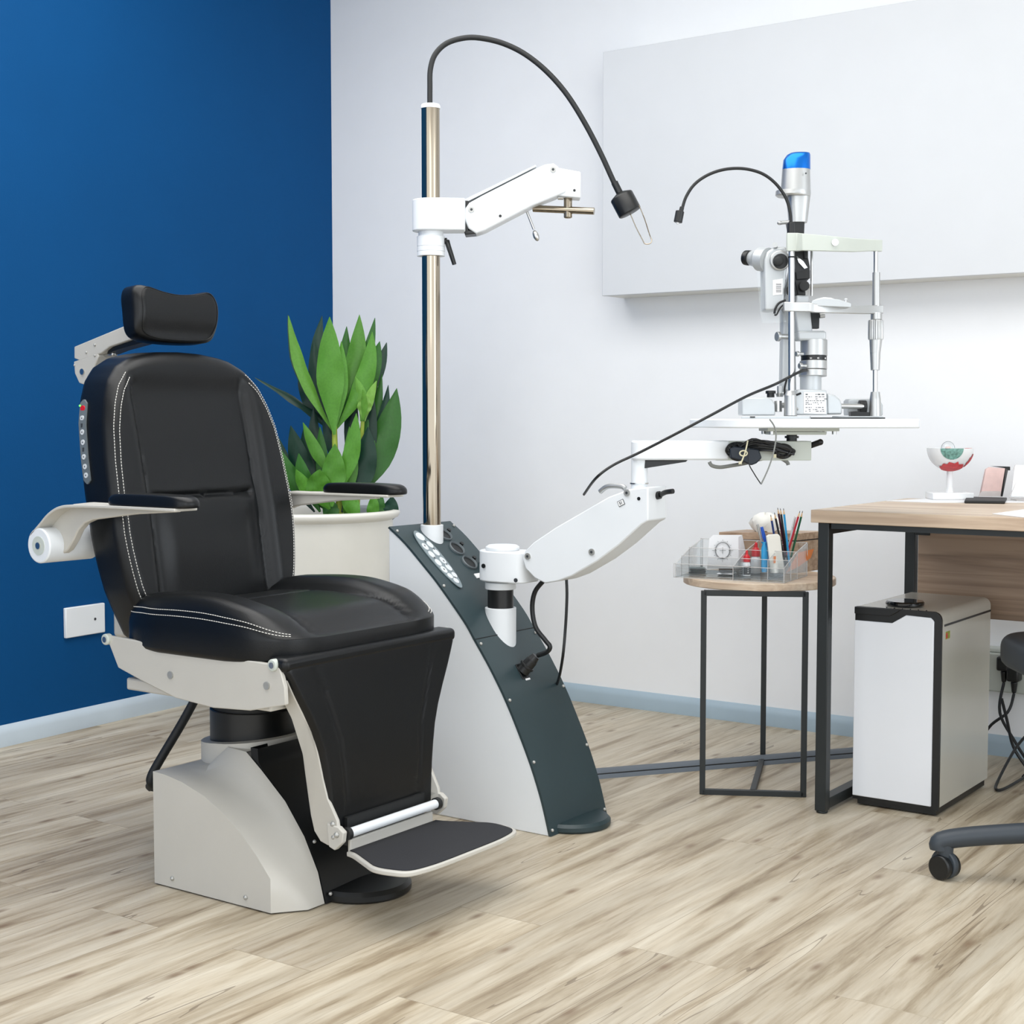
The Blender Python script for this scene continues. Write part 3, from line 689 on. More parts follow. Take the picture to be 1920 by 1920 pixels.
def surf(z, dy, lift=.006):
    """point on the sloping panel"""
    for p, q in zip(prof, prof[1:]):
        if q.z <= z <= p.z:
            t = (z - p.z) / (q.z - p.z); c_ = p.lerp(q, t); d_ = (q - p).normalized(); nn = V((-d_.z, 0, d_.x)); nn = nn if nn.x > 0 else -nn
            return c_ + nn * lift + V((0, YS + dy, 0)), d_, nn
    return prof[0] + V((0, YS + dy, 0)), V((1, 0, -1)).normalized(), V((1, 0, 1)).normalized()
for par, zs in ((up_, (.680, .555)), (lo_, (.425, .30, .163, .012))):
    for z in zs:
        for s_ in (-1, 1):
            p, d_, nn = surf(z, s_ * (HW - .007)); MB().ball(p, .0042, nu=10, nv=6).build('screw', M['screw'], par)
# keypad
kp = MB(); c0, d_, nn = surf(.612, -.060, .0052); yv = V((0, 1, 0))
P = []
for i in range(40):
    a = 2 * PI * i / 40; u = .098 * math.cos(a); v = .026 * math.sin(a) * (1 - .12 * math.cos(a)); P.append(c0 + d_ * u + yv * v)
kpo = kp.loft(P, [p + nn * .002 for p in P]).build('keypad', M['keypad'], sd, label='pale oval keypad')
def kb(u, v, r, s2=1.0, m='button'):
    q = c0 + d_ * u + yv * v + nn * .002
    L_ = [q + d_ * (r * s2 * math.cos(2 * PI * i / 20)) + yv * (r * math.sin(2 * PI * i / 20)) for i in range(20)]
    return MB().loft(L_, [p + nn * .0012 for p in L_]).build('button', M[m], kpo)
kb(-.076, 0, .0125, 1.1)
for v in (-.0115, .0115):
    for u in (-.045, -.018, .010, .036 - .002): kb(u - v * .2, v, .0085, 1.35)
for u, v in ((.058, -.008), (.057, .010), (.075, 0)): kb(u, v, .0075, 1.2)
for u, v in [(-.031, .0115), (-.004, -.0115), (.022, .0115), (-.058, .002), (.066, .004), (-.045, -.0115), (.036, -.0115), (.01, .0115)]:
    q = c0 + d_ * u + yv * v + nn * .0036; MB().box(q, (.005, .002, .0008), (d_, yv, nn)).build('symbol', M['ink'], kpo)
# instrument wells
for z, dy in ((.663, .042), (.630, .043), (.596, .046)):
    p, dd, n2 = surf(z, dy, .0045)
    wl = MB().lathe([(.0225, 0), (.0225, .004), (.0205, .006), (.0190, .004), (.0180, -.0005)], p, n2, n=32, cap=False).build('instrument_well', M['keypad_d'], sd)
    MB().cyl(p + n2 * .0002, p + n2 * .001, .0185, n=28).build('well_cavity', M['black'], wl)
    q = p - dd * .012 + V((0, .030, 0)); MB().cyl(q, q + n2 * .006, .0055, n=14).build('pin', M['black'], sd)
p, dd, n2 = surf(.566, .048, .0055); MB().box(p, (.014, .04, .002), (dd, yv, n2)).build('label_plate', M['sticker'], sd)
p, dd, n2 = surf(.590, .090, .0055); MB().cyl(p, p + n2 * .02, .009, n=18).ball(p + n2 * .022, .013, nu=14, nv=8).build('joystick_knob', M['black'], sd)
# foot
MB().lathe([(.092, 0), (.095, .004), (.095, .013), (.088, .020), (.01, .021)], (-1.905, YS, .001), n=48).build('stabiliser_disc', M['slate'], sd)
# pole
PX = -2.322
MB().lathe([(.021, .60), (.0225, .62), (.0225, 1.727)], (PX, YS, 0), n=48).build('pole', M['chrome'], sd, label='polished chrome pole')
MB().lathe([(.024, 1.722), (.0245, 1.728), (.022, 1.7325), (.006, 1.733)], (PX, YS, 0), n=36).build('pole_cap', M['white'], sd)
def sleeve(x, r, zt, zb, name):
    vs = []; n_ = 40; lo = []; hi = []
    for i in range(n_):
        a = 2 * PI * i / n_; X_ = x + r * math.cos(a); Y_ = YS + r * math.sin(a)
        z = interp([(p.x, p.z) for p in prof], X_) - .004
        lo.append(V((X_, Y_, z))); hi.append(V((X_, Y_, zt)))
    return MB().loft(lo, hi).build(name, M['white'], sd, bevel=.003, ang=60)
sleeve(PX, .0285, .695, 0, 'pole_sleeve')
AX = -2.110
sleeve(AX, .038, .502, 0, 'arm_sleeve')
MB().cyl((AX, YS, .49), (AX, YS, .549), .0315, n=36).build('black_spacer', M['black'], sd)
MB().lathe([(.037, .547), (.038, .549), (.038, .563), (.030, .566)], (AX, YS, 0)).build('spacer_ring', M['white'], sd, bevel=.001)
def screwat(x, y, d, r=.004, m='ink', par=sd, depth=.002):
    p = at(x, y, d); n_ = -_fw; return MB().cyl(p - n_ * .004, p + n_ * depth, r, n=14).build('screw', M[m], par)
# lower arm
AY = YS
def arm_at(pts, y0, y1): return [[onY(x, y, y0) for x, y in pts], None]
lj = MB(); ca = V((AX + .002, YS, 0))
Lj = []
for i in range(25):
    a = PI / 2 + PI * i / 24; Lj.append(V((ca.x + .055 * math.cos(a), YS + .048 * math.sin(a), .568)))
Lj += [V((-2.035, YS - .044, .568)), V((-2.02, YS - .03, .568)), V((-2.02, YS + .03, .568)), V((-2.035, YS + .044, .568))]
jb = lj.loft(Lj, [p + V((0, 0, .074)) for p in Lj]).build('elbow_block', M['white'], sd, bevel=.003, ang=50)
MB().lathe([(.040, .642), (.0415, .645), (.0415, .650), (.034, .655), (.005, .6555)], (ca.x + .004, YS, 0)).build('elbow_cap', M['white'], jb, bevel=.001)
p = V((ca.x - .018, YS - .0475, .606)); MB().cyl(p, p - V((0, .002, 0)), .0055, n=16).build('hole', M['black'], jb)
p = V((-2.032, YS - .046, .577)); MB().cyl(p, p - V((0, .002, 0)), .005, n=16).build('hole', M['ink'], jb)
f0, f1 = YS - .042, YS + .042
near = [(979, 1046), (984, 1033), (1000, 1017), (1040, 990), (1090, 961), (1140, 932), (1180, 917), (1215, 913), (1215, 976), (1203, 983), (1160, 1022), (1120, 1052), (1072, 1080), (1045, 1090), (1022, 1094), (1002, 1084), (985, 1066)]
base = [onY(x, y, f0) for x, y in near]
la = MB().prism(base, (0, f1 - f0, 0)).build('lower_arm', M['white'], sd, bevel=.003, ang=60, label='white lower arm')
for x, y in [(990, 1043), (1110, 1035), (1176, 924)]:
    p = onY(x, y, f0); MB().cyl(p, p - V((0, .003, 0)), .0078, n=20).build('bolt', M['screw'], la); MB().cyl(p - V((0, .003, 0)), p - V((0, .0035, 0)), .0035, n=6).build('bolt_socket', M['ink'], la)
p = onY(1198, 935, f0); MB().cyl(p, p - V((0, .0015, 0)), .004, n=14).build('hole', M['black'], la)
# small framed sticker
p = onY(1165, 943, f0) - V((0, .001, 0)); dx = V((.90, 0, .43)).normalized(); dz = V((-.43, 0, .90)).normalized()
fr_ = []
for k_, (a, b) in enumerate([(.0085, .0065), (.0073, .0053)]):
    fr_.append([p + dx * (sx * a) + dz * (sz * b) - V((0, .0002 * k_, 0)) for sx, sz in ((-1, -1), (1, -1), (1, 1), (-1, 1))])
MB().loft(fr_[0], [q - V((0, .0004, 0)) for q in fr_[0]]).build('sticker_frame', M['ink'], la)
MB().loft([q - V((0, .0003, 0)) for q in fr_[1]], [q - V((0, .0008, 0)) for q in fr_[1]]).build('sticker', M['sticker'], la)
text('S1', .0085, p - V((0, .0012, 0)), dx, dz, M['ink'], 'sticker_text', la, bold=True)
# grip handle on the lower arm, joint recess
p = onY(1137, 915, YS); MB().tube([onY(1125, 922, YS), onY(1140, 912, YS), onY(1165, 912, YS), onY(1172, 916, YS)], .006, n=10).build('lift_handle', M['silver'], la)
p = onY(1216, 932, YS); q = onY(1238, 928, YS); MB().cyl(p, q, .010, .009, n=16).tube([q, onY(1248, 923, YS - .01), onY(1262, 921, YS - .015)], .0058, n=10).build('clamp_lever', M['black'], la, label='black clamp lever')
# upper horizontal arm and its post
up0 = V((-1.722, YS, 0)); ad_ = _rt.copy(); an = _fw.copy()
UD = up0.dot(_fw)                                    # its depth
MB().cyl((up0.x, YS, .80), (up0.x, YS, .87), .0185, n=32).build('swivel_post', M['white'], sd, label='white swivel post')
MB().cyl((up0.x, YS, .812), (up0.x, YS, .815), .021, n=32).build('post_washer', M['steel'], sd)
zt, zb = .9105, .867
bar0 = [up0 + ad_ * u + an * v for u, v in [(-.018, -.016), (-.010, -.026), (.0, -.030), (.17, -.028), (.20, -.028), (.20, .028), (.0, .030), (-.018, .016)]]
bar1 = [up0 + ad_ * u + an * v for u, v in [(.17, -.026), (.385, -.026), (.385, .026), (.17, .026)]]
MB().loft([p + V((0, 0, zb)) for p in bar0], [p + V((0, 0, zt)) for p in bar0]).build('upper_arm', M['white'], sd, bevel=.004, ang=50, label='white upper arm')
ub = MB().loft([p + V((0, 0, zb - .001)) for p in bar1], [p + V((0, 0, zt - .001)) for p in bar1]).build('arm_end_box', M['offwhite'], sd, bevel=.002)
w0 = at(1203, 865, UD - .01)
MB().prism([at(x, y, UD - .015) for x, y in [(1200, 862), (1290, 862), (1286, 866), (1210, 878), (1203, 876)]], an * .03).build('cable_guard', M['black'], sd)
p = at(1502, 842, UD); q = at(1538, 829, UD - .03); MB().cyl(p, q, .0062, .0068, n=16).ball(q, .0072, nu=12, nv=8).build('clamp_lever', M['black'], sd, label='black clamp lever')
# swivel + table
tc_ = up0 + ad_ * .345
MB().cyl((tc_.x, tc_.y, .905), (tc_.x, tc_.y, .925), .012, n=20).cyl((tc_.x, tc_.y, .916), (tc_.x, tc_.y, .921), .016, n=20).build('table_swivel', M['black'], sd)
def tq(u, v, z): return tc_ + ad_ * u + an * v + V((0, 0, z))
pt = MB(); pt.box(tq(.008, 0, .9275), (.12, .10, .007), (ad_, an, V((0, 0, 1)))); pt.box(tq(.015, 0, .9355), (.16, .12, .007), (ad_, an, V((0, 0, 1))))
pto = pt.build('table_bracket', M['offwhite'], sd, bevel=.001)
for u, v in ((-.055, -.052), (.085, -.052), (-.055, .052), (.085, .052)):
    MB().cyl(tq(u, v, .925), tq(u, v, .932), .0052, n=12).build('bolt', M['steel'], pto)
ring = crom([V(p) for p in [(-.215, .10, 0), (-.222, .06, 0), (-.20, -.02, 0), (-.16, -.10, 0), (-.05, -.135, 0), (.08, -.145, 0), (.19, -.14, 0), (.245, -.125, 0), (.262, -.09, 0), (.262, .10, 0), (.25, .145, 0), (.10, .16, 0), (-.10, .155, 0), (-.19, .14, 0)]], 4, True)
MB().loft([tq(p.x, p.y, .9393) for p in ring], [tq(p.x, p.y, .9595) for p in ring]).build('instrument_table', M['white'], sd, bevel=.003, ang=50, label='white rounded instrument table top')
TZ = .9597
# cable bundle strapped to the arm
bd = MB(); dB = UD - .045
rnd = random.Random(3)
for k in range(14):
    cx0, cy0 = 1383 + rnd.uniform(-4, 5), 845 + rnd.uniform(-3, 4); rx_, ry_ = rnd.uniform(12, 20), rnd.uniform(9, 15)
    P = [at(cx0 + rx_ * math.cos(a), cy0 + ry_ * math.sin(a), dB + rnd.uniform(-.012, .02)) for a in [i * PI / 4 for i in range(8)]]
    bd.tube(P, .0026, n=6, sm=4, closed=True)
for k in range(22):
    y0 = rnd.uniform(-6, 14); P = [at(1378 + rnd.uniform(-6, 4), 846 + y0 * .6, dB + rnd.uniform(-.01, .01)), at(1410, 828 + y0 + rnd.uniform(-2, 6), dB - .012 + rnd.uniform(0, .02)), at(1440, 830 + y0 + rnd.uniform(-3, 6), dB + rnd.uniform(-.01, .015)), at(1470, 838 + y0 * .8, dB + rnd.uniform(-.01, .01)), at(1485 + rnd.uniform(-5, 6), 846 + y0 * .5, dB)]
    bd.tube(P, .0026, n=6, sm=4)
for k in range(6):
    P = [at(1468 + (12 + k) * math.cos(a), 846 + (9 + k) * math.sin(a) * .9, dB + rnd.uniform(-.008, .012)) for a in [i * PI / 4 for i in range(8)]]
    bd.tube(P, .0026, n=6, sm=4, closed=True)
bd.build('cable_bundle', M['cable'], sd, label='coiled bundle of black cables')
MB().prism([at(x, y, UD - .028) for x, y in [(1364, 842), (1372, 836), (1418, 842), (1424, 858), (1414, 868), (1404, 872), (1388, 864), (1366, 858)]], -an * .035).build('power_brick', M['darkbox'], sd, bevel=.003)
MB().tube([at(x, y, UD - .02) for x, y in [(1330, 866), (1335, 873), (1350, 876), (1372, 873), (1400, 868), (1430, 860), (1458, 858), (1475, 866), (1478, 872)]], .0042, n=8).build('grey_lead', M['gcable'], sd)
tm = MB()
tm.tube([at(x, y, UD - .09) for x, y in [(1402, 826), (1398, 845), (1392, 862), (1388, 870)]], .0018, n=6)
tm.tube([at(1394 + 7 * math.cos(a), 850 + 5 * math.sin(a), UD - .09) for a in [i * PI / 4 for i in range(8)]], .0016, n=6, closed=True)
tm.box(at(1388, 868, UD - .088), (.006, .004, .006)); tm.box(at(1453, 855, UD - .085), (.005, .004, .008))
tm.build('cable_tie', M['tie'], sd)
MB().tube([at(x, y, UD - .15) for x, y in [(1443, 786), (1452, 800), (1455, 820), (1450, 850), (1440, 880), (1427, 908)]], lambda t: .0018, n=6).build('hanging_lead', M['gcable'], sd)
MB().tube([at(x, y, UD - .10) for x, y in [(1404, 840), (1404, 868), (1414, 888), (1427, 908)]], .0014, n=6).build('hanging_lead', M['cable'], sd)
# cables down from the lower arm
def yp(x, y, v=YS): return onY(x, y, v)
MB().tube([yp(1018, 1090), yp(1003, 1110), yp(998, 1140), yp(1004, 1175), yp(1022, 1200), yp(1031, 1212), yp(1026, 1222), yp(1008, 1229)], .0058, n=10).build('arm_lead', M['cable'], sd)
pq = MB(); p0, dd, n2 = surf(.352, -.015, .004); q0 = yp(1005, 1230)
pq.cyl(p0, p0.lerp(q0, .75), .017, .014, n=18).cyl(p0.lerp(q0, .6), p0.lerp(q0, 1.0), .0145, .010, n=18).box(p0, (.040, .030, .006), (dd, yv, n2)).cyl(p0.lerp(q0, .3), p0.lerp(q0, .42), .019, n=18)
pqo = pq.build('power_plug', M['black'], sd, bevel=.001)
p, dd, n2 = surf(.335, -.010, .0055); MB().box(p, (.009, .018, .001), (dd, yv, n2)).build('label_plate', M['sticker'], sd)
MB().tube([yp(1062, 1083), yp(1063, 1120), yp(1060, 1180), yp(1054, 1240), yp(1043, 1285, YS + .10), V((-2.06, YS + .115, .27))], .0036, n=8).build('arm_lead', M['cable'], sd)
# --- upper phoropter arm
PD = V((PX, YS, 0)).dot(_fw)
def pp(x, y, o=0): return at(x, y, PD + o)
pc = V((PX, YS, 0)); Lj = []
for i in range(17):
    a = PI / 2 + PI * i / 16; Lj.append(pc + ad_ * (.046 * math.cos(a)) + an * (.044 * math.sin(a)))
Lj += [pc + ad_ * .085 + an * -.036, pc + ad_ * .085 + an * .036]
z0, z1 = 1.422, 1.500
hb_ = MB().loft([p + V((0, 0, z0)) for p in Lj], [p + V((0, 0, z1)) for p in Lj]).build('pole_clamp', M['white'], sd, bevel=.003, ang=50)
for x, y in ((822, 411), (851, 402)): p = pp(x, y, -.044); MB().cyl(p - an * .002, p + an * .006, .0034, n=12).build('hole', M['black'], hb_)
MB().lathe([(.0345, 1.362), (.0345, 1.372), (.033, 1.373), (.0345, 1.374), (.0345, 1.384), (.033, 1.385), (.0345, 1.386), (.0345, 1.410), (.031, 1.411), (.031, 1.423)], (PX, YS, 0)).build('clamp_collar', M['white'], sd)
p = pp(826, 452, -.034); q = pp(838, 452, -.036)
MB().cyl(p, q, .0078, n=14).tube([q, pp(841, 462, -.04), pp(847, 480, -.04), pp(852, 496, -.04)], lambda t: .0068 - .0015 * t, n=10).build('clamp_lever', M['black'], sd, label='black clamp lever')
uan = [(871, 392), (880, 380), (905, 366), (1000, 318), (1022, 308), (1038, 306), (1047, 313), (1047, 325), (1062, 345), (1060, 360), (1040, 369), (1000, 385), (910, 432), (893, 438), (878, 428), (870, 408)]
ua = MB().prism([pp(x, y, -.034) for x, y in uan], an * .068).build('upper_phoropter_arm', M['white'], sd, bevel=.004, ang=60, label='white jointed upper arm')
for x, y in ((884, 393), (1037, 318)):
    p = pp(x, y, -.034); MB().cyl(p, p - an * .003, .0072, n=20).build('bolt', M['screw'], ua); MB().cyl(p - an * .003, p - an * .0035, .0035, n=6).build('bolt_socket', M['ink'], ua)
p = pp(938, 405, -.034); MB().cyl(p, p - an * .001, .0036, n=14).build('hole', M['black'], ua)
MB().prism([pp(x, y, -.026) for x, y in [(868, 375), (1004, 309), (1006, 312), (872, 380)]], an * .05).build('top_cover', M['silverp'], ua)
MB().prism([pp(x, y, -.030) for x, y in [(865, 376), (878, 376), (878, 432), (905, 432), (893, 438), (872, 440), (866, 420)]], an * .06).build('joint_core', M['black'], ua, bevel=.002)
hd_ = MB().prism([pp(x, y, -.028) for x, y in [(1036, 312), (1050, 315), (1089, 322), (1089, 371), (1045, 367), (1036, 350)]], an * .056).build('end_block', M['white'], sd, bevel=.003, ang=60)
p = pp(1077, 357, -.028); MB().cyl(p, p - an * .001, .0034, n=14).build('hole', M['black'], hd_)
MB().cyl(pp(1065, 370), pp(1065, 408), .0105, n=24).ball(pp(1065, 408), .0095, (1, 1, .3)).build('rod_holder', M['chrome'], sd)
MB().cyl(pp(1000, 391, .02), pp(1114, 396, -.02), .0088, n=24).build('mounting_rod', M['chrome'], sd, label='chrome mounting rod')
MB().tube([pp(988, 397), pp(994, 412), pp(1001, 430)], .0032, n=10).ball(pp(1005, 442), .0075, (1, 1, 1.9), z=pp(1009, 452) - pp(1000, 428)).cyl(pp(1046, 371), pp(1056, 371), .005, n=12).build('release_handle', M['steel'], sd)
# --- gooseneck reading lamp on top of the pole
gp = [(806, 198), (806, 165), (807, 130), (816, 102), (838, 81), (872, 71), (905, 72), (945, 82), (985, 102), (1025, 134), (1062, 176), (1095, 228), (1125, 285), (1148, 335), (1158, 356)]
gl_ = MB().tube([pp(x, y) for x, y in gp], .0068, n=14, sm=8).build('gooseneck', M['rubber'], sd, label='black flexible gooseneck')
MB().cyl(pp(1152, 342), pp(1162, 362), .0088, n=16).build('gooseneck_ferrule', M['black'], gl_)
a_, b_ = pp(1163, 364), pp(1183, 402); dv = (b_ - a_).normalized()
lh = MB().lathe([(.010, -.004), (.028, .004), (.030, .007), (.030, .052), (.027, .054)], a_, dv, n=36).build('lamp_socket', M['black'], sd, bevel=.001)
for i in range(8):
    x_, y_, z_ = frame(dv); ang_ = i * PI / 4; q = a_ + dv * .004 + (x_ * math.cos(ang_) + y_ * math.sin(ang_)) * .018
    MB().box(q, (.006, .003, .006), (x_, y_, z_)).build('vent', M['rubber'], lh)
wl = [pp(1180, 396), pp(1192, 425), pp(1205, 450), pp(1209, 457), pp(1218, 457), pp(1222, 451), pp(1218, 440), pp(1206, 412), pp(1196, 388)]
MB().tube([p - an * .031 if i in (7, 8) else p for i, p in enumerate(wl)], .0013, n=8, sm=3).build('wire_loop', M['chrome'], sd, label='chrome wire loop')

# ================================================================== SLIT LAMP on the table
SD = UD
sl = thing('slit_lamp', 'silver slit lamp biomicroscope with blue cap and chin rest on the white instrument table', 'slit lamp', tuple(at(1530, 785, SD).xy) + (TZ,))
def sp(x, y, o=0): return at(x, y, SD + o)
K = 1 / 2800 * SD                                   # metres per pixel at the lamp
Lp, Rp = -.055, .055                                # depth offsets of the two chin-rest posts
def vcyl(m, x, ya, yb, ra, rb=None, o=0, n=28): return m.cyl(sp(x, ya, o), sp(x, yb, o), ra * K, (rb if rb is not None else ra) * K, n=n)
def floor_y(o): return 785 + (CAMH - TZ) * 2800 / (SD + o)
m = MB(); vcyl(m, 1484, 450, 762, 6.0, o=Lp); m.build('chinrest_post', M['steel'], sl)
m = MB(); vcyl(m, 1484, 481, 484, 6.3, o=Lp); m.build('post_mark', M['black'], sl)
m = MB(); vcyl(m, 1482, 733, 742, 7.5, 11, Lp); vcyl(m, 1482, 742, 780, 11, 12, Lp); m.build('post_foot', M['silver'], sl)
m = MB(); vcyl(m, 1642, 462, 515, 4.2, o=Rp); vcyl(m, 1641, 690, 745, 4.6, o=Rp); m.build('chinrest_post', M['steel'], sl)
m = MB(); vcyl(m, 1643, 511, 575, 7.2, 7.6, Rp); m.build('post_sleeve', M['silver'], sl)
m = MB(); vcyl(m, 1643, 586, 600, 10.5, o=Rp); m.build('post_collar', M['silver'], sl, bevel=.001)
m = MB(); p0 = sp(1642, 637, Rp); 
prk = []
for kk, (yy_, rr_) in enumerate([(600, 12.5), (603, 13.5), (634, 13.8), (637, 13)]):
    lp = []
    for i in range(48):
        a = 2 * PI * i / 48; r_ = rr_ * K * (1 + (.05 if i % 2 else -.02)); c_ = sp(1642, yy_, Rp); lp.append(c_ + V((math.cos(a) * r_, math.sin(a) * r_, 0)))
    prk.append(lp)
m.loft(*prk).build('height_knob', M['silver'], sl, ang=20)
m = MB(); m.cyl(sp(1642, 636, Rp), sp(1641, 662, Rp), 12.2 * K, 10 * K).cyl(sp(1641, 662, Rp), sp(1641, 694, Rp), 10 * K, 8.4 * K); m.build('knob_taper', M['silver'], sl)
m = MB(); vcyl(m, 1641, 735, 748, 8.5, 10.5, Rp); vcyl(m, 1641, 748, 786, 10.5, 12, Rp); m.build('post_foot', M['silver'], sl)
# forehead bar
def band(pts, hgt, th, name, mt, kx=0):
    """pts: (x, ymid, depth) ; vertical band"""
    P = [sp(x, y, o) for x, y, o in pts]; mm = MB(); loops = []
    for i, p in enumerate(P):
        t = (P[min(i + 1, len(P) - 1)] - P[max(i - 1, 0)]); t.z = 0; t.normalize(); nn = V((-t.y, t.x, 0))
        h2 = (hgt[i] if isinstance(hgt, list) else hgt) * K / 2; z = V((0, 0, 1))
        loops.append([p - nn * th / 2 - z * h2, p + nn * th / 2 - z * h2, p + nn * th / 2 + z * h2, p - nn * th / 2 + z * h2])
    mm.loft(*loops); return mm.build(name, mt, sl, bevel=.0015, ang=50)
band([(1475, 454, -.062), (1495, 454, -.06), (1504, 454, -.075), (1540, 456, -.062), (1600, 460, -.02), (1634, 460, .045), (1652, 461, .06)], [33, 33, 31, 29, 25, 22, 22], .010, 'forehead_rest', M['offwhite'])
m = MB(); c_ = sp(1565, 455, -.052); m.cyl(c_ + an * .006, c_ - an * .006, .0078, n=20).build('strap_button', M['white'], sl)
band([(1469, 575, -.06), (1500, 576, -.058), (1518, 576, -.07), (1525, 578, -.07), (1600, 581, -.005), (1625, 581, .04), (1654, 580, .06)], [17, 17, 17, 16, 15, 16, 16], .012, 'chin_bar', M['silver'])
m = MB(); m.prism([sp(x, y, -.072) for x, y in [(1521, 569), (1524, 563), (1545, 559), (1572, 561), (1596, 569), (1596, 576), (1521, 573)]], an * .05).build('chin_tray', M['silverp'], sl, bevel=.001)
m = MB(); m.prism([sp(x, y, -.060) for x, y in [(1524, 567), (1532, 560), (1545, 557), (1558, 558), (1570, 562), (1580, 568)]], an * .045).build('chin_cup', M['white'], sl, bevel=.004, seg=3)
m = MB(); vcyl(m, 1586, 561, 572, 1.2, o=-.06, n=8); m.ball(sp(1586, 561, -.06), 3 * K, (1, 1, .5), 10, 6); vcyl(m, 1530, 562, 570, 1.2, o=-.055, n=8); m.build('paper_pin', M['white'], sl)
# base plates
def plate(pts, h0, h1, name, mt, o0, o1, bev=.001):
    lo = [V((*sp(x, 785, o0 + (o1 - o0) * t).xy, TZ + h0)) for x, t in pts]
    return MB().loft(lo, [p + V((0, 0, h1 - h0)) for p in lo]).build(name, mt, sl, bevel=bev)
plate([(1390, 0), (1518, 0), (1520, .1), (1520, 1), (1392, 1)], .0, .006, 'base_plate', M['silverp'], -.075, .02)
plate([(1560, 0), (1656, .5), (1656, 1), (1580, 1)], .0, .006, 'base_plate', M['silverp'], -.02, .09)
plate([(1516, 0), (1660, 0), (1650, 1), (1518, 1)], .0, .003, 'slide_pad', M['black'], -.045, .03)
# left and right rail covers
def housing_(pts, o0, th, name, mt): return MB().prism([sp(x, y, o0) for x, y in pts], an * th).build(name, mt, sl, bevel=.003, ang=50)
housing_([(1391, 779), (1391, 749), (1394, 745), (1440, 745), (1448, 749), (1453, 757), (1454, 779)], -.055, .06, 'rail_cover', M['silverp'])
MB().box(sp(1411, 782.0, -.0757), (.011, .002, .003), (ad_, an, V((0, 0, 1)))).build('cover_slot', M['black'], sl)
housing_([(1590, 779), (1590, 752), (1594, 748), (1640, 748), (1652, 753), (1656, 760), (1656, 779)], .085, .05, 'rail_cover', M['silverp'])
m = MB(); m.cyl(sp(1610, 763, .06), sp(1624, 763, .06), 13 * K, n=24).build('rail_wheel', M['black'], sl, bevel=.002)
m = MB(); m.cyl(sp(1440, 760, 0), sp(1618, 762, .05), 5 * K, n=20).build('axle', M['steel'], sl)
m = MB(); m.prism([sp(x, y, .05) for x, y in [(1595, 781), (1595, 772), (1605, 771), (1630, 773), (1630, 781)]], an * .02).build('rail_guide', M['black'], sl)
# level vial + joystick cap
m = MB(); vcyl(m, 1459, 752, 772, 7, o=-.03); m.build('level_vial', M['steel'], sl); m = MB(); vcyl(m, 1462, 724, 742, 5, o=0); vcyl(m, 1462, 738, 744, 8, 6, o=0); m.build('joystick', M['silver'], sl)
m = MB(); vcyl(m, 1445, 733, 738, 9.5, o=-.01); vcyl(m, 1445, 738, 745, 7, o=-.01); m.build('dimmer_knob', M['black'], sl)
# carriage body
cbp = MB().prism([sp(x, y, -.045) for x, y in [(1490, 778), (1490, 740), (1497, 730), (1550, 731), (1552, 778)]], an * .10).build('carriage', M['silverp'], sl, bevel=.003, ang=50)
MB().prism([sp(x, y, -.038) for x, y in [(1551, 777), (1551, 737), (1566, 741), (1576, 750), (1579, 760), (1579, 777)]], an * .085).build('carriage_end', M['silverp'], sl, bevel=.004, ang=50)
lb = MB().prism([sp(x, y, -.0455) for x, y in [(1507, 775), (1507, 735), (1548, 736), (1549, 776)]], -an * .0005).build('rating_label', M['sticker'], cbp)
rr = random.Random(5)
for k, yy_ in enumerate([739.5, 744, 748, 751.5, 755, 758, 764, 768, 771]):
    mm = MB(); x = 1510
    while x < 1545:
        w_ = rr.uniform(2, 7); 
        if rr.random() < .8: mm.box(sp(x + w_ / 2, yy_, -.0462), (w_ * K * .85, .0002, (1.3 if k else 2) * K), (ad_, an, V((0, 0, 1))))
        x += w_ + .8
    mm.build('label_print', M['ink'], lb)
p = sp(1495, 767, -.046); MB().ball(p, .003, nu=10, nv=6).build('screw', M['screw'], cbp)
# instrument base stack
m = MB(); vcyl(m, 1520, 706, 734, 20, o=0); m.build('pivot_neck', M['silverp'], sl)
m = MB(); vcyl(m, 1524, 694, 706, 26, o=0); m.build('pivot_disc', M['silver'], sl, bevel=.001)
m = MB(); vcyl(m, 1525, 677, 693, 25.5, o=0); m.build('angle_ring', M['silver'], sl, bevel=.001)
m = MB(); vcyl(m, 1526, 667, 677.5, 24, o=0); sb = m.build('angle_scale', M['black'], sl)
for s_, dx_ in (('20', -10), ('40', 3), ('60', 18)):
    a = math.asin(dx_ / 24); nrm = ad_ * math.sin(a) - an * math.cos(a); tx = ad_ * math.cos(a) + an * math.sin(a)
    text(s_, .0052, sp(1526, 672.5, 0) + nrm * (24 * K + .0004), tx, (0, 0, 1), M['sticker'], 'scale_number', sb)
m = MB(); vcyl(m, 1526, 638, 667.5, 25, o=0); m.build('pivot_drum', M['silver'], sl)
MB().prism([sp(x, y, -.028) for x, y in [(1496, 621), (1500, 620), (1548, 620), (1550, 624), (1550, 638), (1500, 638), (1496, 635)]], an * .056).build('arm_bridge', M['silverp'], sl, bevel=.006, seg=4, ang=50)
MB().prism([sp(x, y, -.016) for x, y in [(1493, 553), (1517, 553), (1521, 595), (1524, 622), (1503, 640), (1496, 630), (1491, 590)]], an * .034).build('illumination_arm', M['silverp'], sl, bevel=.004, ang=50)
MB().prism([sp(x, y, .03) for x, y in [(1466, 560), (1484, 500), (1494, 520), (1492, 640), (1494, 735), (1464, 735), (1466, 640)]], an * .034).build('microscope_arm', M['silverp'], sl, bevel=.006, ang=50)
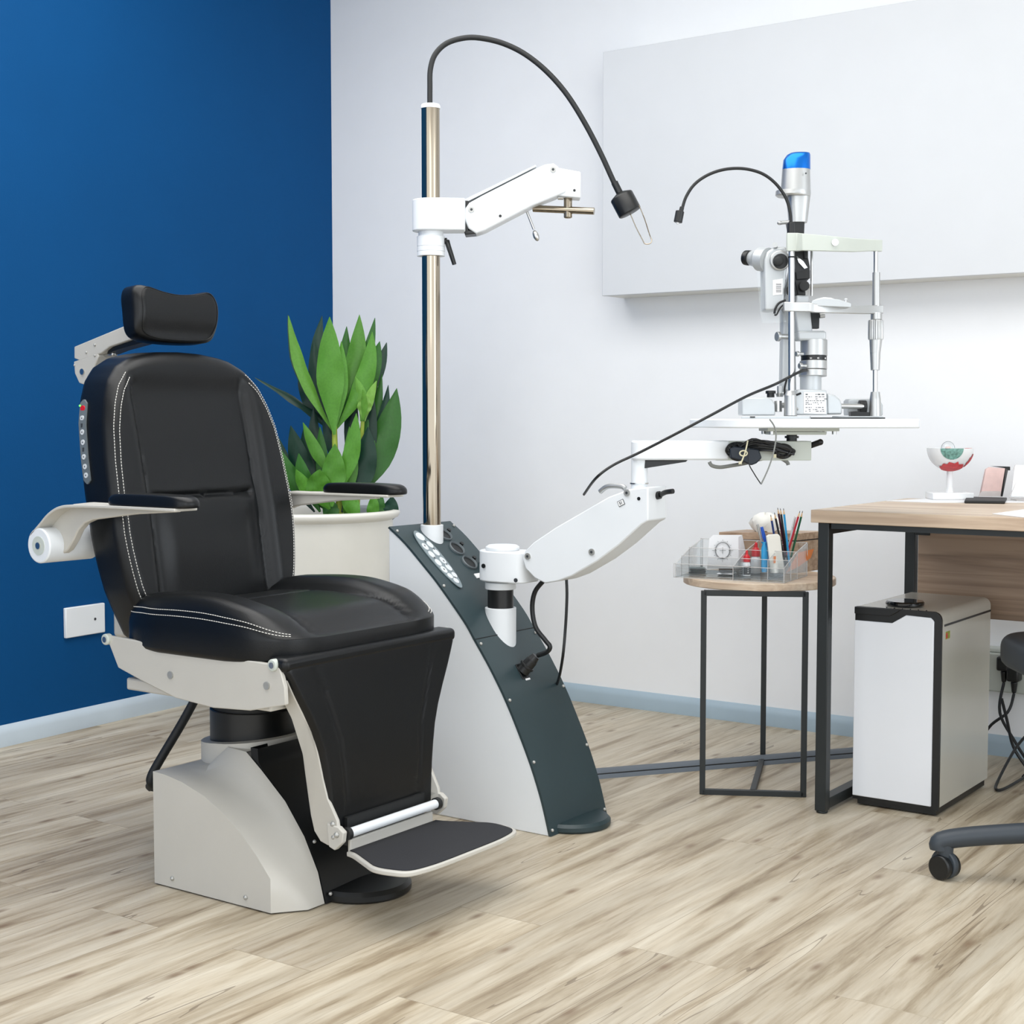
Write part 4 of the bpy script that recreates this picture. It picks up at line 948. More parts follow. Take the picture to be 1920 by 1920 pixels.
for x, y, q, o in ((1458, 631, 9, -.01), (1494, 663.5, 5, -.03), (1500, 686, 5.5, -.03)):
    c_ = sp(x, y, o); dd_ = (ad_ * 1.0 + an * .35).normalized()
    MB().cyl(c_, c_ + dd_ * (24 if x < 1470 else 14) * K, q * K * .55, n=18).cyl(c_ - dd_ * 2 * K, c_ + dd_ * 4 * K, q * K, n=24).build('clamp_knob', M['silver'], sl, bevel=.001)
# microscope body
mb_ = MB().prism([sp(x, y, -.02) for x, y in [(1433, 488), (1438, 472), (1450, 464), (1474, 462), (1478, 480), (1474, 520), (1470, 570), (1468, 580), (1448, 583), (1434, 582)]], an * .06).build('microscope_body', M['silverp'], sl, bevel=.005, seg=3, ang=50)
ec = sp(1399, 485, .05); ed = (sp(1440, 488, -.0) - sp(1399, 484, .05)).normalized()
ep = MB().lathe([(.5 * K, 0), (11 * K, .5 * K), (14 * K, 2 * K), (14.5 * K, 9 * K), (13.5 * K, 12 * K)], sp(1397, 483, .04), ed, n=32).build('eyepiece_cup', M['black'], sl)
MB().lathe([(13.5 * K, 0), (15.5 * K, 12 * K), (19 * K, 20 * K), (22.5 * K, 24 * K), (22.5 * K, 44 * K)], sp(1407, 484, .035), ed, n=36).build('eyepiece', M['silverp'], sl)
MB().lathe([(.5 * K, 0), (11 * K, .5 * K), (14 * K, 2 * K), (14.5 * K, 9 * K), (13.5 * K, 12 * K)], sp(1400, 483, .10), ed, n=32).build('eyepiece_cup', M['black'], sl)
MB().lathe([(13.5 * K, 0), (15.5 * K, 12 * K), (19 * K, 20 * K), (22.5 * K, 24 * K), (22.5 * K, 40 * K)], sp(1410, 484, .095), ed, n=36).build('eyepiece', M['silverp'], sl)
MB().lathe([(19 * K, 0), (19 * K, .010), (17 * K, .012)], sp(1461, 489, -.018), -an, n=36).build('magnification_drum', M['silver'], mb_, bevel=.001)
MB().lathe([(14 * K, 0), (14 * K, .004), (13 * K, .005)], sp(1463, 490, -.030), -an, n=30).build('drum_face', M['black'], mb_)
MB().lathe([(9 * K, 0), (8.5 * K, .014), (6 * K, .016)], sp(1459, 490, -.034), -an, n=10).build('drum_knob', M['rubber'], mb_)
lb = MB().prism([sp(x, y, -.0205) for x, y in [(1449, 525), (1468, 522), (1467, 552), (1449, 554)]], -an * .0005).build('rating_label', M['sticker'], mb_)
for yy_ in (533, 536.5, 540, 544, 547):
    MB().box(sp(1460, yy_, -.0212), (10 * K, .0002, 1.2 * K), (ad_, an, V((0, 0, 1)))).build('label_print', M['ink'], lb)
m = MB(); m.cyl(sp(1453, 459, -.01), sp(1453, 459, -.025), 5 * K, n=20).cyl(sp(1455, 462, 0), sp(1462, 478, 0), 2.4 * K).cyl(sp(1464, 466, 0), sp(1464, 476, 0), 2 * K).build('filter_lever', M['silver'], sl)
MB().prism([sp(x, y, .0) for x, y in [(1419, 510), (1433, 510), (1475, 604), (1430, 606), (1426, 590)]], an * .0012).build('breath_shield', M['shield'], sl, flat=True)
m = MB(); m.tube([sp(1473, 563, -.03), sp(1461, 568, -.03), sp(1454, 578, -.03), sp(1452, 588, -.03)], 2.2 * K, n=8).tube([sp(1452, 590, -.03), sp(1456, 590, -.03), sp(1463, 577, -.03), sp(1472, 569, -.03)], 1.6 * K, n=8).build('short_lead', M['cable'], sl)
# black illumination head: mirror housing, knobs
MB().prism([sp(x, y, -.015) for x, y in [(1487, 464), (1512, 464), (1515, 480), (1519, 500), (1518, 522), (1510, 530), (1511, 555), (1495, 553), (1492, 535), (1488, 520)]], an * .04).build('mirror_housing', M['black'], sl, bevel=.003, ang=50)
MB().prism([sp(x, y, -.018) for x, y in [(1493, 480), (1506, 490), (1514, 502), (1508, 504), (1497, 492)]], -an * .002).build('mirror', M['mirror'], sl)
m = MB(); m.cyl(sp(1508, 536, -.012), sp(1508, 536, -.034), 9.5 * K, n=24).build('focus_knob', M['rubber'], sl, bevel=.002)
m = MB(); m.cyl(sp(1476, 545, -.02), sp(1482, 545, -.02), 8 * K, n=20).build('centring_knob', M['rubber'], sl, bevel=.001)
m = MB(); m.prism([sp(x, y, -.022) for x, y in [(1492, 510), (1519, 506), (1519, 522), (1494, 524)]], an * .01); m.build('slit_carrier', M['rubber'], sl, bevel=.001)
m = MB(); vcyl(m, 1522, 462, 555, 2.2, o=.0, n=12); m.build('guide_rod', M['steel'], sl)
m = MB(); vcyl(m, 1511, 460, 485, 4, o=-.02, n=14); m.build('filter_rod', M['black'], sl)
m = MB(); m.prism([sp(x, y, .02) for x, y in [(1519, 578), (1530, 580), (1537, 583), (1536, 616), (1520, 616)]], an * .02); m.build('fixation_block', M['darkmetal'], sl, bevel=.001)
m = MB(); m.cyl(sp(1537, 592, .012), sp(1546, 591, .012), 5 * K, n=16); m.build('fixation_knob', M['silver'], sl)
# lamp tower
m = MB(); m.prism([sp(x, y, -.015) for x, y in [(1478, 415), (1509, 415), (1508, 440), (1508, 466), (1486, 466), (1482, 440)]], an * .035); m.build('tower_joint', M['black'], sl, bevel=.002)
def oct_(y, x0, x1, sq=.8, o=0.0):
    c_ = sp((x0 + x1) / 2, y, o); w_ = (x1 - x0) / 2 * K; out = []
    for i in range(32):
        a = 2 * PI * i / 32; ca_, sa_ = math.cos(a), math.sin(a)
        out.append(c_ + ad_ * (w_ * abs(ca_) ** sq * (1 if ca_ > 0 else -1)) + an * (.9 * w_ * abs(sa_) ** sq * (1 if sa_ > 0 else -1)))
    return out
MB().loft(oct_(418, 1479, 1513), oct_(385, 1476, 1517), oct_(368, 1475, 1519)).build('tower_neck', M['silver'], sl, ang=50, bevel=.001)
MB().loft(oct_(369, 1458, 1519, .9), oct_(366, 1454, 1519.5, .9), oct_(358, 1455, 1519.5, .9)).loft(oct_(360, 1464, 1519.5, .9), oct_(345, 1465, 1519, .9), oct_(318, 1467, 1518.5, .9)).build('tower_body', M['silver'], sl, ang=40)
MB().loft(oct_(318.5, 1467, 1519, .9), oct_(300, 1469, 1519, .9), oct_(291, 1475, 1519, .9), oct_(287.5, 1481, 1518, .9)).build('tower_cap', M['bluecap'], sl, ang=50, label='metallic blue lamp cap')
p = sp(1511, 325, -.033); MB().cyl(p, p - an * .001, .002, n=8).build('hole', M['ink'], sl)
m = MB(); m.cyl(sp(1463, 418, -.01), sp(1484, 416, -.01), 3.4 * K, n=14).ball(sp(1462, 418, -.01), 5 * K, (1, 1, .8)).build('tilt_lever', M['silver'], sl)
# fixation gooseneck
gx = [(1483, 418), (1482, 402), (1477, 380), (1467, 360), (1450, 340), (1428, 325), (1400, 317), (1372, 316), (1345, 321), (1320, 332), (1300, 348), (1286, 370), (1279, 392)]
m = MB(); m.tube([sp(x, y, Lp) for x, y in gx], 2.9 * K, n=12, sm=6); gn = m.build('fixation_gooseneck', M['rubber'], sl, label='thin black gooseneck with fixation light')
m = MB(); m.cyl(sp(1279, 388, Lp), sp(1276, 400, Lp), 4.2 * K, n=14).cyl(sp(1275, 396, Lp), sp(1271, 417, Lp), 8 * K, n=20); m.build('fixation_head', M['black'], gn, bevel=.001)
MB().ball(sp(1270.5, 418, Lp), 3 * K, nu=10, nv=6).build('fixation_bulb', M['bottle'], gn)
m = MB(); vcyl(m, 1483, 418, 440, 6.5, 7.5, Lp); m.build('gooseneck_socket', M['black'], gn, bevel=.001)
# long lead from lower arm to the lamp
MB().tube([onY(1095, 927, YS - .04), sp(1118, 896, -.10), sp(1150, 872, -.10), sp(1200, 848, -.11), sp(1270, 812, -.15), sp(1330, 780, -.17), sp(1400, 743, -.12), sp(1450, 722, -.07), sp(1478, 708, -.075), sp(1500, 697, -.06), sp(1512, 694, -.03)], .0032, n=8, sm=8).build('power_lead', M['cable'], sl, label='black power lead')
MB().tube([sp(1475, 712, -.045), sp(1471, 730, -.04), sp(1475, 748, -.035), sp(1490, 742, -.045), sp(1502, 737, -.05)], .0024, n=8).build('short_lead', M['cable'], sl)

# ================================================================== POTTED PLANT
pc_ = at(585, 950, 4.55); RZ = .685
pl = thing('potted_plant', 'leafy green dracaena in tall white round pot in the corner behind the exam chair', 'plant', (pc_.x, pc_.y, 0))
MB().lathe([(.17, 0), (.19, .02), (.225, .30), (.243, .60), (.246, RZ - .030), (.262, RZ - .022), (.268, RZ - .010), (.264, RZ - .002), (.250, RZ), (.240, RZ - .01), (.236, RZ - .05)], (pc_.x, pc_.y, 0), n=64, cap=False).build('pot', M['pot'], pl, ang=60, label='tall white glazed pot')
MB().cyl((pc_.x, pc_.y, RZ - .07), (pc_.x, pc_.y, RZ - .05), .236, n=40).build('soil', M['soil'], pl)
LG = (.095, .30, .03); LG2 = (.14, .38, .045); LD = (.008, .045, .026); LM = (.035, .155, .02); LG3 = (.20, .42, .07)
def leaf(m, b, t, wpx, col, bend=0, o0=0, o1=0, fold=.25, face=0, curl=0):
    """b,t pixel base/tip; wpx full width in px; bend sideways px; o depth offsets"""
    P = []; n = 14; d0 = 4.55
    for i in range(n + 1):
        s = i / n; x = b[0] + (t[0] - b[0]) * s + bend * math.sin(PI * s); y = b[1] + (t[1] - b[1]) * s
        P.append(at(x, y, d0 + o0 + (o1 - o0) * s + curl * math.sin(PI * s)))
    vs = []; prev = None
    for i, p in enumerate(P):
        s = i / n; T = (P[min(i + 1, n)] - P[max(i - 1, 0)]).normalized()
        side = T.cross(_fw).normalized(); side = (side * math.cos(face) + T.cross(side) * math.sin(face)).normalized(); nn = side.cross(T).normalized()
        hw_ = wpx / 2 * 4.55 / 2800 * (max(0, math.sin(PI * (.05 + .95 * s ** 1.05))) ** .95 * (.45 + .55 * min(1, s / .4))) * (1.0 if s < 1 else 0) + .0008
        for u in (-1, -.5, 0, .5, 1):
            wav = .16 * math.sin(s * 19 + u * 2) * abs(u)
            vs.append(p + side * hw_ * u + nn * hw_ * (fold * (abs(u) ** 1.3) + wav))
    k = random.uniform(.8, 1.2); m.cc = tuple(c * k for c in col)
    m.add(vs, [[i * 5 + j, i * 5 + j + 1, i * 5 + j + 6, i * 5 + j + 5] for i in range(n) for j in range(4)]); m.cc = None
up = MB()
# back leaves (dark) then front
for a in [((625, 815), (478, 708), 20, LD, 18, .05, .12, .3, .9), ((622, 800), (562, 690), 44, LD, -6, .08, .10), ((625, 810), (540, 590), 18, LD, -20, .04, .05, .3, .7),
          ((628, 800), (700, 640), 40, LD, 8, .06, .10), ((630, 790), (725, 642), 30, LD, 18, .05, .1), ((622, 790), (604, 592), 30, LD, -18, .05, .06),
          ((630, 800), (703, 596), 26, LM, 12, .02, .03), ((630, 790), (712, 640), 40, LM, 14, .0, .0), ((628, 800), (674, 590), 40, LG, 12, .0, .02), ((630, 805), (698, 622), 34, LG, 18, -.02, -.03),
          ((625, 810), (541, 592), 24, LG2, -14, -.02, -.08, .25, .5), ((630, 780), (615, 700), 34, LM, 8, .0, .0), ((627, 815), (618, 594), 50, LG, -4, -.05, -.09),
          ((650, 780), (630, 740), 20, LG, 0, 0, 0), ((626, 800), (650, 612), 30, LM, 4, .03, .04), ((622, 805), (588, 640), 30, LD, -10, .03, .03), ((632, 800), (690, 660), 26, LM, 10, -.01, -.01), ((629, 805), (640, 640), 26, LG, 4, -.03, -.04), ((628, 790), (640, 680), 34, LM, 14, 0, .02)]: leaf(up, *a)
up.build('upper_foliage', M['leaf'], pl, ang=80)
lo = MB()
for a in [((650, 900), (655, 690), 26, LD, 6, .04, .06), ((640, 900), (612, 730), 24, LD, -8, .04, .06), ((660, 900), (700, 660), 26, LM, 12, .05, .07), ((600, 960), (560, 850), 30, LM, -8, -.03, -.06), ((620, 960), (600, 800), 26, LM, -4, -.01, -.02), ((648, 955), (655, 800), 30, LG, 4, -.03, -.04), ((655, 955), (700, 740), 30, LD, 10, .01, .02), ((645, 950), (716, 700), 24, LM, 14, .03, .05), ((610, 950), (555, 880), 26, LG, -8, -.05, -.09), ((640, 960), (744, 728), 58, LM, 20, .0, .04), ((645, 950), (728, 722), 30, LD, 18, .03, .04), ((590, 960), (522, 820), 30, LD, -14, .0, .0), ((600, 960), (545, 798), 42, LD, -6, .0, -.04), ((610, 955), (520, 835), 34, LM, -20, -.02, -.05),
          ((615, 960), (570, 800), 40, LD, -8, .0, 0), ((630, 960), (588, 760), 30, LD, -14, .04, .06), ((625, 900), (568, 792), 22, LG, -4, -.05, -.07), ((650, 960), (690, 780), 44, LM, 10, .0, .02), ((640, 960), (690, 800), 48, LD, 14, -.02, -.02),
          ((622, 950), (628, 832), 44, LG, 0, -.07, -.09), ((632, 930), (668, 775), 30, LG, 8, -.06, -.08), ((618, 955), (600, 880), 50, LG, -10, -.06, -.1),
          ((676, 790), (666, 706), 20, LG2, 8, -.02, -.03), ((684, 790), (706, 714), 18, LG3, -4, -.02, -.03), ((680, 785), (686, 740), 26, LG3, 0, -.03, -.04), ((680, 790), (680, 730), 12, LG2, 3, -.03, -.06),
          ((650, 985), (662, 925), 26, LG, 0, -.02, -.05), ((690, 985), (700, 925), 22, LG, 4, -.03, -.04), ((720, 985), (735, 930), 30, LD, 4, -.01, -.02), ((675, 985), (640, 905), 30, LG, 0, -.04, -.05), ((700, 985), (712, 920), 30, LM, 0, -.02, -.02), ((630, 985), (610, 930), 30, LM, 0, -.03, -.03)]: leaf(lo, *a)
lo.build('lower_foliage', M['leaf'], pl, ang=80)
MB().tube([at(640, 1000, 4.55), at(634, 920, 4.53), at(629, 860, 4.52), at(627, 800, 4.52)], lambda t: .011 - .003 * t, n=10).tube([at(668, 1000, 4.56), at(674, 900, 4.56), at(680, 790, 4.55)], .006, n=8).build('stem', M['stem'], pl)

# ================================================================== SIDE TABLE
TC = V((-1.745, 3.60, 0)); TT = .544
st_ = thing('side_table', 'small round light wood side table on a thin black metal frame', 'side table', (TC.x, TC.y, 0))
tt = MB(); tt.lathe([(.197, TT - .020), (.2, TT - .018), (.2, TT - .002), (.198, TT)], (TC.x, TC.y, 0), n=80).build('table_top', M['desk_edge'], st_, ang=40, label='round wood table top')
FLp = V((-1.783, 3.362, 0)); FRp = V((-1.560, 3.485, 0)); BKp = V((-1.832, 3.815, 0)); LT = TT - .020; tw = .0105
def sqt(m, p, q, w_=.0145):
    p, q = V(p), V(q); z = (q - p).normalized(); x = V((0, 0, 1)) if abs(z.z) < .5 else (FRp - FLp).normalized(); x = (x - z * z.dot(x)).normalized(); y = z.cross(x)
    m.box((p + q) / 2, (w_, w_, (q - p).length), (x, y, z)); return m
h = V((0, 0, 1))
for p in (FLp, FRp, BKp): sqt(MB(), p + h * .001, p + h * LT).build('leg', M['darkmetal'], st_, bevel=.001)
mid = (FLp + FRp) / 2
for a, b, z in ((FLp, FRp, .0065), (FLp, FRp, LT - .0055), (mid, BKp, .0065), (mid, BKp, LT - .0055)): sqt(MB(), a + h * z, b + h * z).build('rail', M['darkmetal'], st_, bevel=.001)

# ------------ things on the side table
ON = onZ(1470, 1094, TT); OL = onZ(1263, 1083, TT); OR = onZ(1531, 1074, TT)
ex = (OL - ON).normalized(); wx = (OL - ON).length; ey = V((-ex.y, ex.x, 0)); ey = ey if ey.dot(OR - ON) > 0 else -ey
wy = .20
def oq(u, v, z=0): return ON + ex * u + ey * v + V((0, 0, z))
og = thing('desk_organiser', 'clear acrylic organiser tray with sloping dividers on the round side table', 'organiser', tuple(oq(wx / 2, wy / 2)))
E_ = .0010
def panel(P, n_, t=.0022):
    MB().prism([p for p in P], n_ * t).build('panel', M['clear'], og, flat=True)
    for a, b in zip(P, P[1:] + P[:1]):
        em.cyl(a + n_ * t / 2, b + n_ * t / 2, E_, n=6)
em = MB()
TL = TT
H0, H1 = .036, .088
def oz(u, v, z): return V((*oq(u, v).xy, TT + .001 + z))
panel([oz(0, 0, 0), oz(wx, 0, 0), oz(wx, 0, H0), oz(0, 0, H0)], ey)
panel([oz(0, wy, 0), oz(wx, wy, 0), oz(wx, wy, H1), oz(0, wy, H1)], -ey)
for u in (0, wx * .45, wx * .98): panel([oz(u, 0, 0), oz(u, wy, 0), oz(u, wy, H1), oz(u, .10, H1 * .78), oz(u, 0, H0)], ex)
for v, hh in ((.055, .052), (.11, .070)):
    panel([oz(0, v, 0), oz(wx, v, 0), oz(wx, v, hh), oz(0, v, hh)], ey)
panel([oz(wx * .2, .055, 0), oz(wx * .2, wy, 0), oz(wx * .2, wy, H1), oz(wx * .2, .055, .05)], ex)
MB().prism([oz(0, 0, 0), oz(wx, 0, 0), oz(wx, wy, 0), oz(0, wy, 0)], (0, 0, .0022)).build('base', M['clear'], og, flat=True)
em.build('panel_edges', M['clear_edge'], og)
OZ = TT + .0034
def tb(x, y, z=OZ): return onZ(x, y, z)
def dz(x, y, d): return at(x, y, d)
DT = tb(1430, 1075).dot(_fw)
# tent card with a dial
d1 = tb(1365, 1068).dot(_fw) - .06
A = [dz(x, y, d1) for x, y in ((1327, 1062), (1384, 1062), (1384, 1006), (1334, 1004))]
tcard = thing('tent_card', 'folded white card printed with a round dial in the acrylic organiser', 'card', tuple(dz(1355, 1062, d1)))
MB().prism([dz(x, y, d1) for x, y in ((1326, 1066), (1384, 1066), (1384, 1007), (1392, 1003), (1337, 1003), (1330, 1010))], _fw * .001).build('card_front', M['paper'], tcard)
MB().prism([dz(1384, 1066, d1), dz(1384, 1007, d1), dz(1391, 1003, d1 + .01), dz(1403, 1062, d1 + .035)], _rt * .001).build('card_side', M['paper'], tcard)
dc = dz(1355, 1032, d1 - .002); up_v = V((0, 0, 1)); dm = MB(); kk = d1 / 2800
for rr_ in (14, 13):
    dm.tube([dc + _rt * (rr_ * kk * math.cos(a)) + up_v * (rr_ * 1.12 * kk * math.sin(a)) for a in [i * PI / 8 for i in range(16)]], .35 * kk, n=4, sm=2, closed=True)
for i in range(36):
    a = i * PI / 18; r0, r1 = (15.5, 18.5 if i % 3 == 0 else 16.5)
    dm.cyl(dc + _rt * (r0 * kk * math.cos(a)) + up_v * (r0 * 1.1 * kk * math.sin(a)), dc + _rt * (r1 * kk * math.cos(a)) + up_v * (r1 * 1.1 * kk * math.sin(a)), .3 * kk, n=4)
for a, b in (((-20, 0), (-11, 0)), ((11, 0), (20, 0)), ((0, -22), (0, -12)), ((-6, 0), (6, 0)), ((0, -6), (0, 6))):
    dm.cyl(dc + _rt * a[0] * kk + up_v * a[1] * kk, dc + _rt * b[0] * kk + up_v * b[1] * kk, .3 * kk, n=4)
dm.build('dial_print', M['ink'], tcard)
# sachets
def sachets(name, label, grp, x, y, n_, mt):
    b0 = tb(x, y); rr_ = random.Random(x)
    for i in range(n_):
        c_ = b0 + V((rr_.uniform(-.003, .003), rr_.uniform(-.003, .003), .0028 * i + .0012)); a = rr_.uniform(-.35, .35); xx = V((math.cos(a + YAW), math.sin(a + YAW), 0)); yy_ = V((-xx.y, xx.x, 0))
        lp = []
        P0 = [c_ + xx * u + yy_ * v for u, v in ((-.021, -.019), (0, -.020), (.021, -.019), (.022, 0), (.021, .019), (0, .020), (-.021, .019), (-.022, 0))]
        o_ = MB().loft([p + V((0, 0, -.0003)) for p in P0], [c_ + (p - c_) * .7 + V((0, 0, .0014)) for p in P0]).build(name, M[mt] if i % 3 else M['ink'], ang=20)
        tag(o_, label, 'sachet', grp)
sachets('lens_wipe_sachet', 'thin foil wipe sachet in the left pile in the organiser', 'left pile of foil sachets', 1308, 1073, 5, 'sachet')
sachets('lens_wipe_sachet', 'thin pale wipe sachet in the right pile near the red capped bottles', 'right pile of pale sachets', 1362, 1078, 4, 'paper')
# drop bottles
def bottle(name, label, x, y, s, lab):
    b = tb(x, y); t = thing(name, label, 'bottle', tuple(b))
    MB().lathe([(.0085 * s, 0), (.0095 * s, .001), (.0095 * s, .026 * s), (.0085 * s, .031 * s), (.006 * s, .034 * s), (.005 * s, .037 * s)], b, n=24).build('body', M['bottle'], t)
    MB().lathe([(.0080 * s, .034 * s), (.0082 * s, .045 * s), (.0070 * s, .048 * s), (.0034 * s, .052 * s), (.0030 * s, .060 * s), (.0015 * s, .0615 * s)], b, n=24).build('cap', M['red'], t, label='red screw cap')
    nf = -_fw; pts = []
    for z in (.004 * s, .024 * s):
        for i in range(9):
            a = R(-60 + i * 15) if lab == 'ink' else R(-50 + i * 12)
            pts.append(b + nf * math.cos(a) * .0099 * s + _rt * math.sin(a) * .0099 * s + V((0, 0, z)))
    MB().add(pts, [[i, i + 1, 10 + i, 9 + i] for i in range(8)]).build('bottle_label', M[lab], t)
    if lab == 'ink':
        for k in range(3): MB().box(b + nf * .0104 * s + V((0, 0, .009 * s + .005 * k)) + _rt * .002, (.004, .0003, .0016), (_rt, _fw, V((0, 0, 1)))).build('label_print', M['sticker'], t)
bottle('drop_bottle', 'small white dropper bottle with red cap and black label on the side table', 1400, 1080, 1.1, 'ink')
bottle('drop_bottle', 'taller white dropper bottle with red cap and pale label in the organiser', 1417, 1075, 1.35, 'sticker')
# tissue box
bx0 = TT
tz1 = .655
A = onZ(1495, 1001, tz1); Bp = onZ(1348, 997.5, tz1); 
u1 = V((Bp.x - A.x, Bp.y - A.y, 0)); u1 = u1.normalized() * .20
TBc = V((-1.705, 3.66, 0)); 
dA = 4.075
A = at(1496, 1001, dA - .045); Bp = at(1348, 997, dA + .01); Cp = at(1545, 990, dA + .05)
A.z = Bp.z = Cp.z = (A.z + Bp.z) / 2
Dp = Bp + (Cp - A)
zt_ = A.z
tx = thing('tissue_box', 'wooden tissue box with a white tissue sticking out at the back of the side table', 'tissue box', (A.x, A.y, TT))
lo_ = [V((p.x, p.y, TT)) for p in (A, Bp, Dp, Cp)]; mi_ = [V((p.x, p.y, zt_ - .022)) for p in (A, Bp, Dp, Cp)]; m2_ = [V((p.x, p.y, zt_ - .019)) for p in (A, Bp, Dp, Cp)]; hi_ = [V((p.x, p.y, zt_)) for p in (A, Bp, Dp, Cp)]
MB().loft(lo_, mi_).build('box', M['tissue_wood'], tx, bevel=.001)
cen = (A + Bp + Cp + Dp) / 4
MB().loft([cen.lerp(p, .96) + V((0, 0, p.z - cen.lerp(p, .96).z)) for p in mi_], [V((*cen.lerp(p, .96).xy, p.z)) for p in m2_]).build('gap_strip', M['black'], tx)
MB().loft(m2_, hi_).build('lid', M['tissue_wood'], tx, bevel=.001)
ts = MB(); n_ = 20; loops = []
for k, (sc_, z, tw_) in enumerate([(.028, 0, 0), (.036, .012, .2), (.042, .026, .4), (.036, .040, .5), (.018, .049, .6), (.004, .050, .6)]):
    loops.append([at(1432, 990, dA + .01).lerp(cen, .2).xy.to_3d() + V((math.cos(2 * PI * i / n_ + tw_) * sc_ * (1 + .22 * math.sin(i * 2.1 + k)), math.sin(2 * PI * i / n_ + tw_) * sc_ * .6 * (1 + .2 * math.cos(i * 1.7 + k)), zt_ + z + .004 * math.sin(i * 1.3))) for i in range(n_)])
ts.loft(*loops).build('tissue', M['tissue'], tx, ang=50)
# pen cup contents
def pencil(tip, end, d, mt, lab, kind='pencil', r=.0031):
    a, b = dz(*tip, d), dz(*end, d + .01); L_ = (b - a).length; dv_ = (b - a).normalized()
    t = thing(kind, lab, kind, tuple(b))
    if kind == 'pencil':
        MB().cyl(a, a + dv_ * .005, .0006, .0012, n=8).build('lead', M['graphite'], t)
        MB().cyl(a + dv_ * .005, a + dv_ * .016, .0012, r, n=6).build('sharpened_end', M['pwood'], t)
        MB().cyl(a + dv_ * .016, b, r, n=6).build('barrel', M[mt], t)
    else:
        MB().cyl(a, a + dv_ * .030, r * .95, r * 1.25, n=14).build('cap', M[mt], t)
        MB().cyl(a + dv_ * .030, b, r, n=14).build('barrel', M[mt] if mt != 'clear_edge' else M['button'], t)
        MB().box(a + dv_ * .018 - _fw * (r * 1.35), (.0015, .0012, .030), (_rt, _fw, dv_)).build('clip', M['steel' if mt != 'bluep' else 'bluep'], t)
dp = DT - .04
pencil((1445, 965), (1462, 1065), dp, 'navy', 'short dark blue pencil standing left in the pencil group')
pencil((1452, 961), (1474, 1065), dp + .01, 'blackl', 'black pencil leaning left between the dark blue and the tallest pencil')
pencil((1458, 952), (1476, 1060), dp + .02, 'maroon', 'dark maroon pencil, tallest of the group in the organiser')
pencil((1463, 953), (1478, 1060), dp + .015, 'blackl', 'black pencil directly left of the light blue pencil')
pencil((1469, 953), (1481, 1065), dp, 'cyan', 'light blue pencil in the middle of the organiser')
pencil((1500, 958), (1476, 1040), dp, 'redl', 'red pencil leaning right in the organiser')
pencil((1505, 958), (1483, 1045), dp + .008, 'greenl', 'dark green pencil leaning right beside the red pencil')
pencil((1491, 969), (1474, 1050), dp + .018, 'clear_edge', 'clear ballpoint pen leaning behind the red pencil', 'pen')
pencil((1420, 983), (1440, 1062), dp + .015, 'steel', 'silver ballpoint pen at the left of the pens', 'pen')
pencil((1428, 988), (1446, 1062), dp, 'bluep', 'bright blue pen in the organiser', 'pen', .0042)
# pen light box, blue packet, orange card
w1 = dz(1453, 1040, dp - .03)
bxp = thing('paper_carton', 'narrow white paper carton with an orange mark standing in front of the pencils', 'carton', tuple(dz(1455, 1075, dp - .03)))
MB().prism([dz(x, y, dp - .035) for x, y in ((1446, 1075), (1438, 1006), (1443, 1003), (1460, 1002), (1463, 1006), (1471, 1074))], _fw * .018).build('carton', M['tissue'], bxp, bevel=.001)
MB().prism([dz(x, y, dp - .0355) for x, y in ((1450, 1043), (1455, 1043), (1454, 1056), (1450, 1056))], -_fw * .0003).build('orange_mark', M['orange'], bxp)
mm = MB(); loops = []
for k, (y, w_) in enumerate([(1073, 5), (1060, 6.5), (1040, 6), (1028, 5.5), (1020, 3), (1016, 6)]):
    loops.append([dz(1433 + w_ * math.cos(a) * (1 + .15 * math.sin(3 * a + k)), y, dp - .02 + .008 * math.sin(a)) for a in [i * PI / 6 for i in range(12)]])
tag(mm.loft(*loops).build('wrapped_packet', M['cyan'], ang=40), 'crumpled light blue plastic packet beside the white carton', 'packet')
oc = [dz(1473, 1075, dp - .03), dz(1497, 1036, dp + .0), dz(1526, 1029, dp + .03), dz(1520, 1046, dp + .02), dz(1498, 1062, dp)]
tag(MB().prism(oc, (0, .0012, 0)).build('orange_card', M['orange']), 'folded orange card leaning at the right end of the organiser', 'card')

# ================================================================== DESK
DX0, DY0, DY1, DZ = -1.487, 3.345, 3.985, .741; DTH = .0305
dk = thing('desk', 'light wood desk with a black square steel tube frame at the right', 'desk', (-.4, 3.55, 0))
MB().bb((DX0, DY0, DZ - DTH), (.55, DY1, DZ)).build('desk_top', M['desk_edge'], dk, bevel=.0015)
DL = .028
def dleg(x, y): return MB().bb((x - DL / 2, y - DL / 2, .006), (x + DL / 2, y + DL / 2, DZ - DTH)).cyl((x, y, 0), (x, y, .007), .014, n=16).build('leg', M['darkmetal'], dk, bevel=.002)
lx_ = DX0 + .028
for x in (lx_, .5):
    for y in (DY0 + .026, DY1 - .035): dleg(x, y)
    MB().bb((x - .014, DY0 + .035, DZ - DTH - .028), (x + .014, DY1 - .05, DZ - DTH)).build('side_rail', M['darkmetal'], dk, bevel=.001)
    MB().bb((x - .014, DY0 + .035, .010), (x + .014, DY1 - .05, .036)).build('foot_rail', M['darkmetal'], dk, bevel=.001)
MB().bb((lx_ + .02, DY0 + .012, DZ - DTH - .014), (.48, DY0 + .04, DZ - DTH)).build('front_rail', M['darkmetal'], dk)
MB().bb((lx_ + .022, DY1 - .045, .43), (.478, DY1 - .027, DZ - DTH - .002)).build('modesty_panel', M['shaded_panel_wood'], dk, bevel=.001)
